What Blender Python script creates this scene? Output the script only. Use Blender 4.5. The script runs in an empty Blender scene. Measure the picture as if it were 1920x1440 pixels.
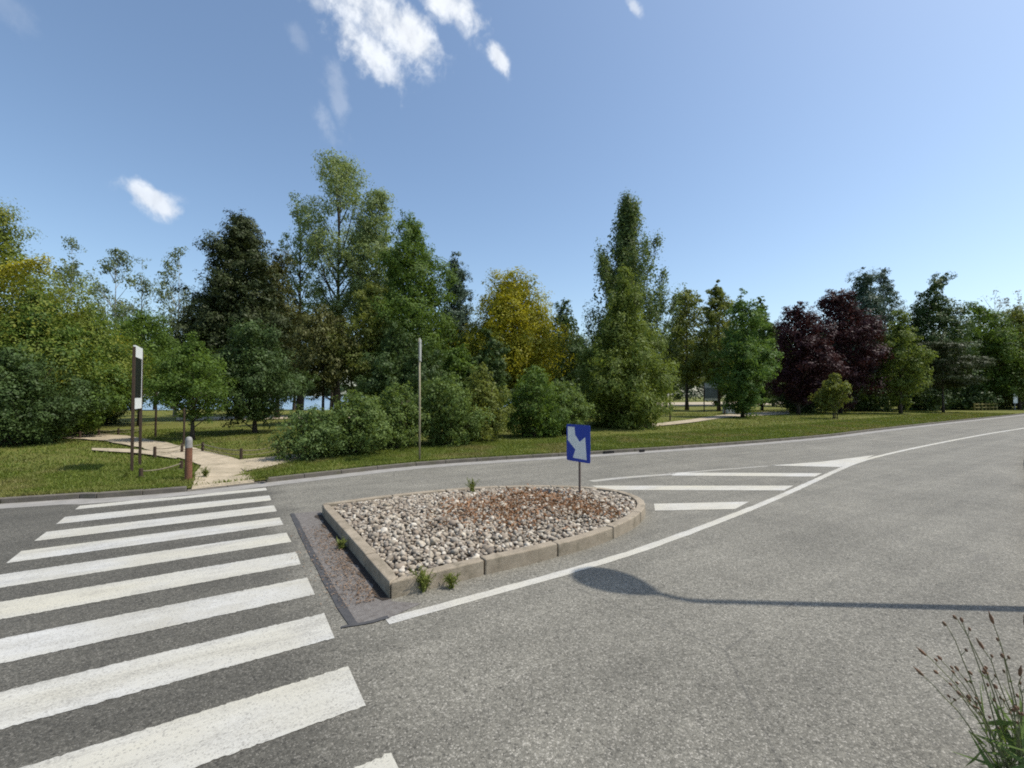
import bpy, math, random
import numpy as np
from mathutils import Vector

PI = math.pi
random.seed(7)
sc = bpy.context.scene
C = sc.collection

# ------------------------------------------------------------------ camera
F, CAMH, CX, CY, HOR = 850.0, 2.05, 960.0, 720.0, 740.0
PITCH = math.atan((HOR - CY) / F)
cam_d = bpy.data.cameras.new('camera')
cam_d.sensor_width = 36.0
cam_d.lens = 36.0 * F / 1920.0
cam_d.clip_start, cam_d.clip_end = 0.05, 8000
cam = bpy.data.objects.new('camera', cam_d)
cam.location = (0, 0, CAMH)
cam.rotation_euler = (PI / 2 + PITCH, 0, 0)
C.objects.link(cam)
sc.camera = cam


def ray(px, py):
    rx, ry = (px - CX) / F, (CY - py) / F
    c, s = math.cos(PITCH), math.sin(PITCH)
    return Vector((rx, c - s * ry, s + c * ry))


def G(px, py, z=0.0):
    """the point of the level z that the surveyed photograph point lies on"""
    d = ray(px, py)
    t = (z - CAMH) / d.z
    return (d.x * t, d.y * t)


# ------------------------------------------------------------------ materials
def new_mat(name):
    m = bpy.data.materials.new(name)
    m.use_nodes = True
    nt = m.node_tree
    b = nt.nodes['Principled BSDF']
    return m, nt, b, nt.nodes['Material Output']


class NT:
    """a short way to write node trees"""
    def __init__(s, nt):
        s.nt = nt

    def n(s, t, **kw):
        nd = s.nt.nodes.new(t)
        for k, v in kw.items():
            setattr(nd, k, v)
        return nd

    def link(s, a, b):
        s.nt.links.new(a, b)

    def put(s, sock, v):
        if isinstance(v, bpy.types.NodeSocket):
            s.nt.links.new(v, sock)
        else:
            sock.default_value = v

    def math(s, op, a, b=0.0, c=None, clamp=False):
        nd = s.n('ShaderNodeMath', operation=op, use_clamp=clamp)
        s.put(nd.inputs[0], a)
        s.put(nd.inputs[1], b)
        if c is not None:
            s.put(nd.inputs[2], c)
        return nd.outputs[0]

    def noise(s, vec, scale, detail=4, rough=0.55, dist=0.0):
        nd = s.n('ShaderNodeTexNoise')
        s.put(nd.inputs['Vector'], vec)
        nd.inputs['Scale'].default_value = scale
        nd.inputs['Detail'].default_value = detail
        nd.inputs['Roughness'].default_value = rough
        nd.inputs['Distortion'].default_value = dist
        return nd.outputs['Fac']

    def mapr(s, v, a, b, c=0.0, d=1.0, smooth=False):
        nd = s.n('ShaderNodeMapRange')
        if smooth:
            nd.interpolation_type = 'SMOOTHSTEP'
        s.put(nd.inputs[0], v)
        for i, x in enumerate((a, b, c, d)):
            nd.inputs[i + 1].default_value = x
        return nd.outputs[0]

    def mix(s, f, a, b, mode='MIX'):
        nd = s.n('ShaderNodeMix', data_type='RGBA', blend_type=mode)
        s.put(nd.inputs[0], f)
        s.put(nd.inputs[6], a if isinstance(a, bpy.types.NodeSocket) else (*a, 1))
        s.put(nd.inputs[7], b if isinstance(b, bpy.types.NodeSocket) else (*b, 1))
        return nd.outputs[2]

    def coord(s, which='Object'):
        return s.n('ShaderNodeTexCoord').outputs[which]

    def mapping(s, vec, scale=(1, 1, 1), rot=(0, 0, 0), loc=(0, 0, 0)):
        nd = s.n('ShaderNodeMapping')
        s.put(nd.inputs['Vector'], vec)
        nd.inputs['Scale'].default_value = scale
        nd.inputs['Rotation'].default_value = rot
        nd.inputs['Location'].default_value = loc
        return nd.outputs[0]

    def bump(s, h, strength, dist, bsdf):
        nd = s.n('ShaderNodeBump')
        nd.inputs['Strength'].default_value = strength
        nd.inputs['Distance'].default_value = dist
        s.put(nd.inputs['Height'], h)
        s.link(nd.outputs[0], bsdf.inputs['Normal'])


def simple_mat(name, col, col2=None, rough=0.7, scale=6.0, metal=0.0, bump=0.0, spec=0.4):
    m, nt, b, _ = new_mat(name)
    k = NT(nt)
    co = k.coord()
    f = k.mapr(k.noise(co, scale, 6, 0.65), 0.3, 0.7)
    c2 = col2 or tuple(x * 0.7 for x in col)
    k.link(k.mix(f, c2, col), b.inputs['Base Color'])
    b.inputs['Roughness'].default_value = rough
    b.inputs['Metallic'].default_value = metal
    b.inputs['Specular IOR Level'].default_value = spec
    if bump:
        k.bump(k.noise(co, scale * 6, 5, 0.6), bump, 0.02, b)
    return m


def leaf_mat(name, dark, light, trans=0.42, clump=0.9, accent=None, rough=0.55):
    m, nt, b, out = new_mat(name)
    k = NT(nt)
    rnd = k.n('ShaderNodeNewGeometry').outputs['Random Per Island']
    nz = k.mapr(k.noise(k.coord(), clump, 3, 0.6), 0.3, 0.7)
    f = k.math('ADD', k.math('MULTIPLY', rnd, 0.5), k.math('MULTIPLY', nz, 0.5))
    col = k.mix(f, dark, light)
    if accent:
        a = k.mapr(k.noise(k.mapping(k.coord(), loc=(9, 3, 1)), 0.55, 2, 0.5), 0.5, 0.66)
        col = k.mix(k.math('MULTIPLY', a, 0.85), col, accent)
    k.link(col, b.inputs['Base Color'])
    b.inputs['Roughness'].default_value = rough
    b.inputs['Specular IOR Level'].default_value = 0.22
    tr = k.n('ShaderNodeBsdfTranslucent')
    tcol = k.mix(0.5, col, k.mix(1.0, col, (1.35, 1.25, 0.45), 'MULTIPLY'))
    k.link(tcol, tr.inputs['Color'])
    mx = k.n('ShaderNodeMixShader')
    mx.inputs[0].default_value = trans
    k.link(b.outputs[0], mx.inputs[1])
    k.link(tr.outputs[0], mx.inputs[2])
    k.link(mx.outputs[0], out.inputs['Surface'])
    return m


# the direction of the road at the crossing (the bars lie along it)
BAR = Vector((0.855, 0.520, 0)).normalized()
ACR = Vector((0.539, -0.842, 0)).normalized()


def asphalt_mat():
    m, nt, b, _ = new_mat('asphalt')
    k = NT(nt)
    co = k.coord()
    def chips(scale):
        nd = k.n('ShaderNodeTexVoronoi')
        k.put(nd.inputs['Vector'], k.mapping(co, loc=(scale, 3, 0)))
        nd.inputs['Scale'].default_value = scale
        sp = k.n('ShaderNodeSeparateColor')
        k.link(nd.outputs['Color'], sp.inputs[0])
        return sp.outputs[0], nd.outputs['Distance']
    c1, d1 = chips(105)
    c2, d2 = chips(62)
    grain = k.noise(co, 20, 7, 0.8)
    blot = k.noise(co, 0.55, 6, 0.6)
    stain = k.noise(k.mapping(co, loc=(17, 3, 0)), 2.3, 6, 0.65)
    # long streaks that wheels leave along the road
    rot = k.mapping(co, rot=(0, 0, -math.atan2(BAR.y, BAR.x)), scale=(1, 1, 1))
    streak = k.noise(k.mapping(rot, scale=(0.12, 2.2, 1)), 1.0, 4, 0.6)
    f = k.math('ADD', k.math('MULTIPLY', c1, 0.40), k.math('ADD', k.math('MULTIPLY', c2, 0.20), k.math('MULTIPLY', k.mapr(grain, 0.3, 0.7), 0.40)))
    base = k.mix(k.mapr(f, 0.12, 0.88), (0.064, 0.060, 0.048), (0.250, 0.235, 0.193))
    base = k.mix(k.mapr(c1, 0.88, 0.92, 0, 0.6), base, (0.37, 0.345, 0.295))
    base = k.mix(k.mapr(c2, 0.04, 0.02, 0, 0.4), base, (0.035, 0.033, 0.029))
    tone = k.math('ADD', k.mapr(blot, 0.3, 0.7, 0.84, 1.13), k.mapr(streak, 0.3, 0.7, -0.13, 0.13))
    tone = k.math('ADD', tone, k.mapr(stain, 0.3, 0.7, -0.09, 0.09))
    # an older, darker course of asphalt where the crossing was laid
    sep = k.n('ShaderNodeSeparateXYZ')
    k.link(k.mapping(co, loc=(0, 0, 0)), sep.inputs[0])
    along = k.math('ADD', k.math('MULTIPLY', sep.outputs[0], BAR.x), k.math('MULTIPLY', sep.outputs[1], BAR.y))
    wob = k.math('ADD', along, k.mapr(k.noise(co, 1.2, 4, 0.6), 0.3, 0.7, -0.25, 0.25))
    old = k.mapr(wob, 1.05, 0.30, 0, 1, True)
    tone = k.math('MULTIPLY', tone, k.mapr(old, 0, 1, 1.0, 0.54))
    cm = k.n('ShaderNodeCombineColor')
    for i in range(3):
        k.link(tone, cm.inputs[i])
    col = k.mix(1.0, base, cm.outputs[0], 'MULTIPLY')
    # hair cracks
    cr = k.n('ShaderNodeTexVoronoi', feature='DISTANCE_TO_EDGE')
    k.put(cr.inputs['Vector'], k.mapping(k.mix(0.06, co, k.n('ShaderNodeTexNoise').outputs['Color']), loc=(2, 1, 0)))
    cr.inputs['Scale'].default_value = 0.30
    crk = k.math('MULTIPLY', k.mapr(cr.outputs['Distance'], 0.0045, 0.001), k.mapr(k.noise(k.mapping(co, loc=(40, 2, 0)), 0.35, 3), 0.50, 0.60))
    col = k.mix(k.math('MULTIPLY', crk, 0.38), col, (0.05, 0.048, 0.044))
    # a few oil drips and dusty edges
    oil = k.mapr(k.noise(k.mapping(rot, scale=(0.5, 1.6, 1), loc=(4, 9, 0)), 0.8, 5, 0.7), 0.62, 0.74, 0, 0.35)
    col = k.mix(oil, col, (0.075, 0.070, 0.066))
    k.link(col, b.inputs['Base Color'])
    b.inputs['Roughness'].default_value = 0.82
    b.inputs['Specular IOR Level'].default_value = 0.35
    k.bump(k.math('ADD', k.math('MULTIPLY', grain, 0.6), k.math('MULTIPLY', d1, -0.6)), 0.6, 0.010, b)
    return m


def paint_mat(name, col, worn, lo, hi):
    m, nt, b, _ = new_mat(name)
    k = NT(nt)
    co = k.coord()
    rot = k.mapping(co, rot=(0, 0, -math.atan2(BAR.y, BAR.x)))
    fine = k.noise(co, 60, 7, 0.8)
    big = k.noise(k.mapping(rot, scale=(0.5, 2.6, 1)), 2.2, 8, 0.72)
    blot = k.noise(k.mapping(co, loc=(6, 1, 0)), 1.1, 5, 0.6)
    vo = k.n('ShaderNodeTexVoronoi')
    k.put(vo.inputs['Vector'], co)
    vo.inputs['Scale'].default_value = 100
    sp = k.n('ShaderNodeSeparateColor')
    k.link(vo.outputs['Color'], sp.inputs[0])
    w = k.math('ADD', k.math('MULTIPLY', fine, 0.38), k.math('ADD', k.math('MULTIPLY', big, 0.36), k.math('MULTIPLY', blot, 0.26)))
    f = k.math('MULTIPLY', k.mapr(w, lo, hi), k.mapr(sp.outputs[0], 0.1, 0.9, 0.35, 1.0))
    tint = k.mix(k.mapr(blot, 0.35, 0.65), tuple(c * t for c, t in zip(col, (0.76, 0.735, 0.67))), col)
    tint = k.mix(k.mapr(k.noise(k.mapping(rot, scale=(0.35, 1.2, 1)), 0.9, 4, 0.6), 0.40, 0.68), tint, tuple(c * t for c, t in zip(col, (0.90, 0.86, 0.74))))
    scr = k.mapr(k.noise(k.mapping(rot, scale=(0.5, 12, 1), loc=(2, 5, 0)), 2.0, 6, 0.7), 0.54, 0.72, 0, 0.45)
    tint = k.mix(scr, tint, (0.30, 0.285, 0.25))
    # pits where a stone shows through
    tint = k.mix(k.mapr(sp.outputs[1], 0.90, 0.94, 0, 0.6), tint, (0.22, 0.21, 0.185))
    k.link(k.mix(f, tint, worn), b.inputs['Base Color'])
    b.inputs['Roughness'].default_value = 0.75
    k.bump(fine, 0.3, 0.006, b)
    return m


def lawn_mat():
    m, nt, b, _ = new_mat('lawn_turf')
    k = NT(nt)
    co = k.coord()
    a = k.mapr(k.noise(co, 0.22, 6, 0.6), 0.3, 0.7)
    c2 = k.mapr(k.noise(k.mapping(co, loc=(5, 5, 0)), 1.3, 6, 0.65), 0.3, 0.7)
    f3 = k.mapr(k.noise(co, 30, 4, 0.7), 0.25, 0.75)
    col = k.mix(a, (0.095, 0.140, 0.018), (0.155, 0.165, 0.034))
    col = k.mix(k.math('MULTIPLY', c2, 0.75), col, (0.200, 0.165, 0.058))
    col = k.mix(k.math('MULTIPLY', f3, 0.55), col, (0.055, 0.066, 0.010))
    k.link(col, b.inputs['Base Color'])
    b.inputs['Roughness'].default_value = 0.9
    b.inputs['Specular IOR Level'].default_value = 0.15
    k.bump(k.noise(co, 40, 4, 0.7), 0.8, 0.05, b)
    return m


def stone_mat(name, cols, island=True, rough=0.8):
    m, nt, b, _ = new_mat(name)
    k = NT(nt)
    rnd = k.n('ShaderNodeNewGeometry').outputs['Random Per Island']
    rp = k.n('ShaderNodeValToRGB')
    k.link(rnd, rp.inputs[0])
    e = rp.color_ramp.elements
    e[0].position, e[0].color = 0, (*cols[0], 1)
    e[1].position, e[1].color = 1, (*cols[-1], 1)
    for i, c in enumerate(cols[1:-1]):
        x = e.new((i + 1) / (len(cols) - 1))
        x.color = (*c, 1)
    col = k.mix(k.mapr(k.noise(k.coord(), 38, 5, 0.65), 0.4, 0.75, 0, 0.45), rp.outputs[0], (0.22, 0.18, 0.14))
    k.link(col, b.inputs['Base Color'])
    b.inputs['Roughness'].default_value = rough
    return m


def kerb_mat(name, c1, c2, moss):
    m, nt, b, _ = new_mat(name)
    k = NT(nt)
    co = k.coord()
    col = k.mix(k.mapr(k.noise(co, 3, 6, 0.7), 0.3, 0.7), c1, c2)
    col = k.mix(k.mapr(k.noise(co, 60, 4, 0.7), 0.52, 0.75, 0, 0.6), col, tuple(x * 0.5 for x in c1))
    col = k.mix(k.mapr(k.noise(k.mapping(co, loc=(8, 2, 3)), 4, 7, 0.75), 0.50, 0.68, 0, 0.85), col, moss)
    k.link(col, b.inputs['Base Color'])
    b.inputs['Roughness'].default_value = 0.88
    k.bump(k.noise(co, 70, 5, 0.7), 0.5, 0.01, b)
    return m


M = {}
M['asphalt'] = asphalt_mat()
M['paint'] = paint_mat('crossing_paint', (0.50, 0.495, 0.465), (0.15, 0.14, 0.12), 0.475, 0.64)
M['line'] = paint_mat('line_paint', (0.50, 0.49, 0.455), (0.16, 0.15, 0.13), 0.50, 0.65)
M['faded'] = paint_mat('faded_paint', (0.42, 0.41, 0.38), (0.19, 0.18, 0.165), 0.46, 0.60)
M['tar'] = simple_mat('tar', (0.045, 0.044, 0.045), (0.075, 0.072, 0.07), 0.6, 9)
M['patch'] = simple_mat('patch_asphalt', (0.185, 0.172, 0.158), (0.105, 0.092, 0.082), 0.9, 16, bump=0.6)
M['gutter'] = simple_mat('gutter_concrete', (0.30, 0.285, 0.26), (0.20, 0.19, 0.17), 0.9, 2.4, bump=0.3)
M['lawn'] = lawn_mat()
M['earth'] = simple_mat('earth', (0.11, 0.10, 0.045), (0.07, 0.075, 0.02), 0.95, 0.6)
M['soil'] = simple_mat('soil', (0.10, 0.075, 0.05), (0.055, 0.042, 0.03), 0.95, 14, bump=0.5)
M['soil_shade'] = simple_mat('soil_with_shade', (0.052, 0.040, 0.030), (0.026, 0.020, 0.016), 0.95, 18, bump=0.6)  # soil tone deepened to carry the kerb's shade
M['path'] = simple_mat('path_sand', (0.44, 0.365, 0.26), (0.25, 0.21, 0.14), 0.95, 2.6, bump=0.6)
M['paving'] = simple_mat('paving', (0.26, 0.235, 0.215), (0.19, 0.172, 0.158), 0.9, 5, bump=0.3)
M['kerb'] = kerb_mat('kerb_stone', (0.34, 0.285, 0.21), (0.21, 0.172, 0.122), (0.125, 0.105, 0.068))
M['kerb_grey'] = kerb_mat('kerb_concrete', (0.155, 0.135, 0.110), (0.085, 0.074, 0.060), (0.080, 0.078, 0.035))
M['pebble'] = stone_mat('pebbles', [(0.50, 0.44, 0.34), (0.12, 0.095, 0.07), (0.29, 0.24, 0.175), (0.58, 0.53, 0.44), (0.17, 0.13, 0.095), (0.38, 0.325, 0.245), (0.08, 0.063, 0.047), (0.46, 0.41, 0.33), (0.22, 0.17, 0.12), (0.31, 0.275, 0.22)])
M['dry'] = leaf_mat('dry_leaf', (0.130, 0.066, 0.032), (0.34, 0.185, 0.095), 0.2, 3.0)
M['litter'] = leaf_mat('leaf_litter', (0.13, 0.085, 0.055), (0.30, 0.21, 0.14), 0.1, 4.0)
M['bark'] = simple_mat('bark', (0.085, 0.066, 0.048), (0.035, 0.028, 0.021), 0.95, 9, bump=0.8)
M['bark_pale'] = simple_mat('bark_pale', (0.42, 0.40, 0.36), (0.12, 0.11, 0.10), 0.9, 5, bump=0.4)
M['wood_dark'] = simple_mat('wood_dark', (0.060, 0.036, 0.020), (0.030, 0.019, 0.012), 0.8, 12, bump=0.4)
M['wood_red'] = simple_mat('wood_red', (0.19, 0.085, 0.045), (0.095, 0.042, 0.024), 0.8, 10, bump=0.5)
M['wood_grey'] = simple_mat('wood_grey', (0.22, 0.19, 0.125), (0.12, 0.10, 0.065), 0.85, 10, bump=0.4)
M['wood_yellow'] = simple_mat('wood_yellow', (0.22, 0.19, 0.055), (0.12, 0.10, 0.03), 0.85, 8)
M['pole_pale'] = simple_mat('pole_pale', (0.36, 0.315, 0.205), (0.24, 0.205, 0.13), 0.6, 4)
M['metal'] = simple_mat('galvanised_steel', (0.30, 0.30, 0.30), (0.20, 0.20, 0.20), 0.5, 8, metal=0.5)
M['metal_brown'] = simple_mat('rusted_post', (0.15, 0.115, 0.095), (0.085, 0.06, 0.05), 0.65, 9)
M['plate_back'] = simple_mat('plate_back', (0.38, 0.39, 0.37), (0.30, 0.31, 0.29), 0.55, 6)
M['white'] = simple_mat('white_enamel', (0.78, 0.80, 0.78), (0.66, 0.69, 0.66), 0.45, 7)
M['blue'] = simple_mat('blue_enamel', (0.010, 0.045, 0.36), (0.008, 0.035, 0.29), 0.4, 6)
M['black'] = simple_mat('black_panel', (0.012, 0.014, 0.016), (0.006, 0.007, 0.008), 0.4, 6)
M['hole'] = simple_mat('dark_inlet', (0.012, 0.011, 0.010), None, 0.9, 6)
M['stone_pale'] = simple_mat('pale_stone', (0.52, 0.50, 0.42), (0.40, 0.38, 0.32), 0.9, 5)
M['glass'] = simple_mat('lamp_glass', (0.55, 0.56, 0.55), (0.48, 0.49, 0.48), 0.3, 5)


def water_mat():
    m, nt, b, _ = new_mat('lake_water')
    k = NT(nt)
    co = k.coord()
    k.link(k.mix(k.mapr(k.noise(co, 0.05, 3), 0.35, 0.65), (0.10, 0.17, 0.26), (0.16, 0.24, 0.34)), b.inputs['Base Color'])
    b.inputs['Roughness'].default_value = 0.22
    b.inputs['IOR'].default_value = 1.33
    k.bump(k.noise(k.mapping(co, scale=(1, 2.5, 1)), 1.3, 4, 0.6), 0.25, 0.05, b)
    return m


M['water'] = water_mat()

LEAF = {
    'broad': leaf_mat('leaf_broad', (0.051, 0.091, 0.017), (0.159, 0.244, 0.045)),
    'fresh': leaf_mat('leaf_fresh', (0.056, 0.110, 0.024), (0.171, 0.269, 0.063)),
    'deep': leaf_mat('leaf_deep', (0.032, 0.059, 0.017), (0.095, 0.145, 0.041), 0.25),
    'olive': leaf_mat('leaf_olive', (0.095, 0.117, 0.024), (0.238, 0.273, 0.065)),
    'willow': leaf_mat('leaf_willow', (0.085, 0.120, 0.024), (0.210, 0.269, 0.057)),
    'birch': leaf_mat('leaf_birch', (0.087, 0.117, 0.057), (0.216, 0.265, 0.132), 0.4),
    'aspen': leaf_mat('leaf_aspen', (0.122, 0.170, 0.057), (0.310, 0.376, 0.153), 0.4),
    'poplar': leaf_mat('leaf_poplar', (0.063, 0.100, 0.030), (0.183, 0.244, 0.084), 0.35),
    'pine': leaf_mat('needle_pine', (0.026, 0.040, 0.012), (0.071, 0.087, 0.027), 0.12),
    'brown': leaf_mat('needle_brown', (0.064, 0.070, 0.018), (0.135, 0.140, 0.040), 0.2),
    'spruce': leaf_mat('needle_spruce', (0.038, 0.068, 0.045), (0.104, 0.154, 0.098), 0.15),
    'gold': leaf_mat('leaf_gold', (0.190, 0.195, 0.016), (0.480, 0.440, 0.036), 0.4, 0.9, (0.130, 0.160, 0.018)),
    'goldtip': leaf_mat('leaf_goldtip', (0.087, 0.124, 0.021), (0.251, 0.295, 0.050), 0.4, 0.7, (0.220, 0.200, 0.016)),
    'purple': leaf_mat('leaf_purple', (0.023, 0.0095, 0.0115), (0.074, 0.026, 0.029), 0.25),
    'shrub': leaf_mat('leaf_shrub', (0.059, 0.095, 0.022), (0.195, 0.269, 0.072), 0.4, 2.2),
    'shrub_grey': leaf_mat('leaf_shrub_grey', (0.051, 0.088, 0.024), (0.177, 0.250, 0.078), 0.4, 2.2),
    'far': leaf_mat('leaf_far', (0.049, 0.080, 0.033), (0.129, 0.174, 0.074), 0.25, 0.3),
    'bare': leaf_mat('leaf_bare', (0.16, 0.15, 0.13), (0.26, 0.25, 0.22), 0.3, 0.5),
    'weed': leaf_mat('leaf_weed', (0.075, 0.125, 0.030), (0.190, 0.260, 0.075), 0.35, 6),
    'blade': leaf_mat('grass_blade', (0.085, 0.122, 0.016), (0.180, 0.215, 0.040), 0.35, 0.4, (0.21, 0.19, 0.068)),
}


# ------------------------------------------------------------------ objects
def tag(o, label=None, cat=None, group=None, kind=None):
    if label: o['label'] = label
    if cat: o['category'] = cat
    if group: o['group'] = group
    if kind: o['kind'] = kind
    return o


def empty(name, loc, rz=0.0):
    o = bpy.data.objects.new(name, None)
    o.location = loc
    o.rotation_euler = (0, 0, rz)
    o.empty_display_size = 0.3
    C.objects.link(o)
    return o


def link_mesh(name, me, mat, parent=None):
    o = bpy.data.objects.new(name, me)
    if mat: me.materials.append(mat)
    C.objects.link(o)
    if parent: o.parent = parent
    return o


class MB:
    def __init__(s):
        s.v, s.f = [], []

    def box(s, c, d, rz=0.0, top=1.0, axis=None):
        i = len(s.v)
        ca, sa = math.cos(rz), math.sin(rz)
        for z in (-1, 1):
            k = top if z > 0 else 1.0
            for x, y in ((-1, -1), (1, -1), (1, 1), (-1, 1)):
                X, Y = x * d[0] / 2 * k, y * d[1] / 2 * k
                s.v.append((c[0] + X * ca - Y * sa, c[1] + X * sa + Y * ca, c[2] + z * d[2] / 2))
        s.f += [(i, i + 3, i + 2, i + 1), (i + 4, i + 5, i + 6, i + 7)]
        for a in range(4):
            b = (a + 1) % 4
            s.f.append((i + a, i + b, i + 4 + b, i + 4 + a))

    def tube(s, pts, rad, n=8, cap=True):
        pts = [Vector(p) for p in pts]
        base = len(s.v)
        ref = None
        for j, p in enumerate(pts):
            d = (pts[min(j + 1, len(pts) - 1)] - pts[max(j - 1, 0)]).normalized()
            if ref is None or abs(ref.dot(d)) > 0.95:
                ref = Vector((1, 0, 0)) if abs(d.x) < 0.8 else Vector((0, 1, 0))
            a = (ref - d * ref.dot(d)).normalized()
            ref = a
            b = d.cross(a)
            r = rad[j] if hasattr(rad, '__len__') else rad
            for q in range(n):
                t = 2 * PI * q / n
                s.v.append(tuple(p + a * (r * math.cos(t)) + b * (r * math.sin(t))))
        for j in range(len(pts) - 1):
            for q in range(n):
                q2 = (q + 1) % n
                s.f.append((base + j * n + q, base + j * n + q2, base + (j + 1) * n + q2, base + (j + 1) * n + q))
        if cap:
            s.f.append(tuple(base + q for q in reversed(range(n))))
            e = base + (len(pts) - 1) * n
            s.f.append(tuple(e + q for q in range(n)))

    def prism(s, poly, z0, z1):
        """poly counter-clockwise"""
        i, n = len(s.v), len(poly)
        s.v += [(p[0], p[1], z0) for p in poly] + [(p[0], p[1], z1) for p in poly]
        s.f.append(tuple(i + q for q in reversed(range(n))))
        s.f.append(tuple(i + n + q for q in range(n)))
        for q in range(n):
            r = (q + 1) % n
            s.f.append((i + q, i + r, i + n + r, i + n + q))

    def flat(s, poly, z):
        i = len(s.v)
        s.v += [(p[0], p[1], z) for p in poly]
        a = sum(poly[q][0] * poly[(q + 1) % len(poly)][1] - poly[(q + 1) % len(poly)][0] * poly[q][1] for q in range(len(poly)))
        r = range(len(poly)) if a > 0 else reversed(range(len(poly)))
        s.f.append(tuple(i + q for q in r))

    def strip(s, a, b, za, zb=None):
        """a band between two polylines of the same length"""
        zb = za if zb is None else zb
        i, n = len(s.v), len(a)
        s.v += [(p[0], p[1], za) for p in a] + [(p[0], p[1], zb) for p in b]
        for q in range(n - 1):
            s.f.append((i + q, i + q + 1, i + n + q + 1, i + n + q))

    def ball(s, c, r, n=8, m=6, tilt=None):
        i = len(s.v)
        R = tilt
        for j in range(m + 1):
            th = PI * j / m
            for q in range(n):
                ph = 2 * PI * q / n
                p = Vector((r[0] * math.sin(th) * math.cos(ph), r[1] * math.sin(th) * math.sin(ph), r[2] * math.cos(th)))
                if R is not None: p = R @ p
                s.v.append((c[0] + p.x, c[1] + p.y, c[2] + p.z))
        for j in range(m):
            for q in range(n):
                q2 = (q + 1) % n
                s.f.append((i + j * n + q, i + (j + 1) * n + q, i + (j + 1) * n + q2, i + j * n + q2))

    def build(s, name, mat, parent=None, smooth=False, bevel=0.0):
        me = bpy.data.meshes.new(name)
        me.from_pydata(s.v, [], s.f)
        if smooth:
            for p in me.polygons: p.use_smooth = True
        me.validate()
        o = link_mesh(name, me, mat, parent)
        if bevel:
            bv = o.modifiers.new('bevel', 'BEVEL')
            bv.width, bv.segments, bv.limit_method = bevel, 2, 'ANGLE'
        return o


def np_mesh(name, V, quads=None, tris=None):
    me = bpy.data.meshes.new(name)
    V = np.ascontiguousarray(V, dtype=np.float32)
    me.vertices.add(len(V))
    me.vertices.foreach_set('co', V.ravel())
    idx = quads if quads is not None else tris
    k = idx.shape[1]
    me.loops.add(idx.size)
    me.loops.foreach_set('vertex_index', idx.astype(np.int32).ravel())
    me.polygons.add(len(idx))
    me.polygons.foreach_set('loop_start', np.arange(0, idx.size, k, dtype=np.int32))
    me.update(calc_edges=True)
    return me


def unit(a):
    return a / np.maximum(np.linalg.norm(a, axis=1, keepdims=True), 1e-9)


def leaf_mesh(name, P, N, T, L, W):
    """one small folded diamond per leaf: centre P, normal N, direction T, length L, width W"""
    n = len(P)
    N = unit(N)
    T = unit(T - N * np.sum(T * N, axis=1, keepdims=True))
    B = np.cross(N, T)
    L, W = L[:, None], W[:, None]
    V = np.empty((n, 4, 3))
    V[:, 0] = P - T * L * 0.5
    V[:, 1] = P + B * W * 0.5 + N * W * 0.18 - T * L * 0.05
    V[:, 2] = P + T * L * 0.5 - N * W * 0.12
    V[:, 3] = P - B * W * 0.5 + N * W * 0.18 - T * L * 0.05
    return np_mesh(name, V.reshape(-1, 3), quads=np.arange(4 * n).reshape(n, 4))


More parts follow.
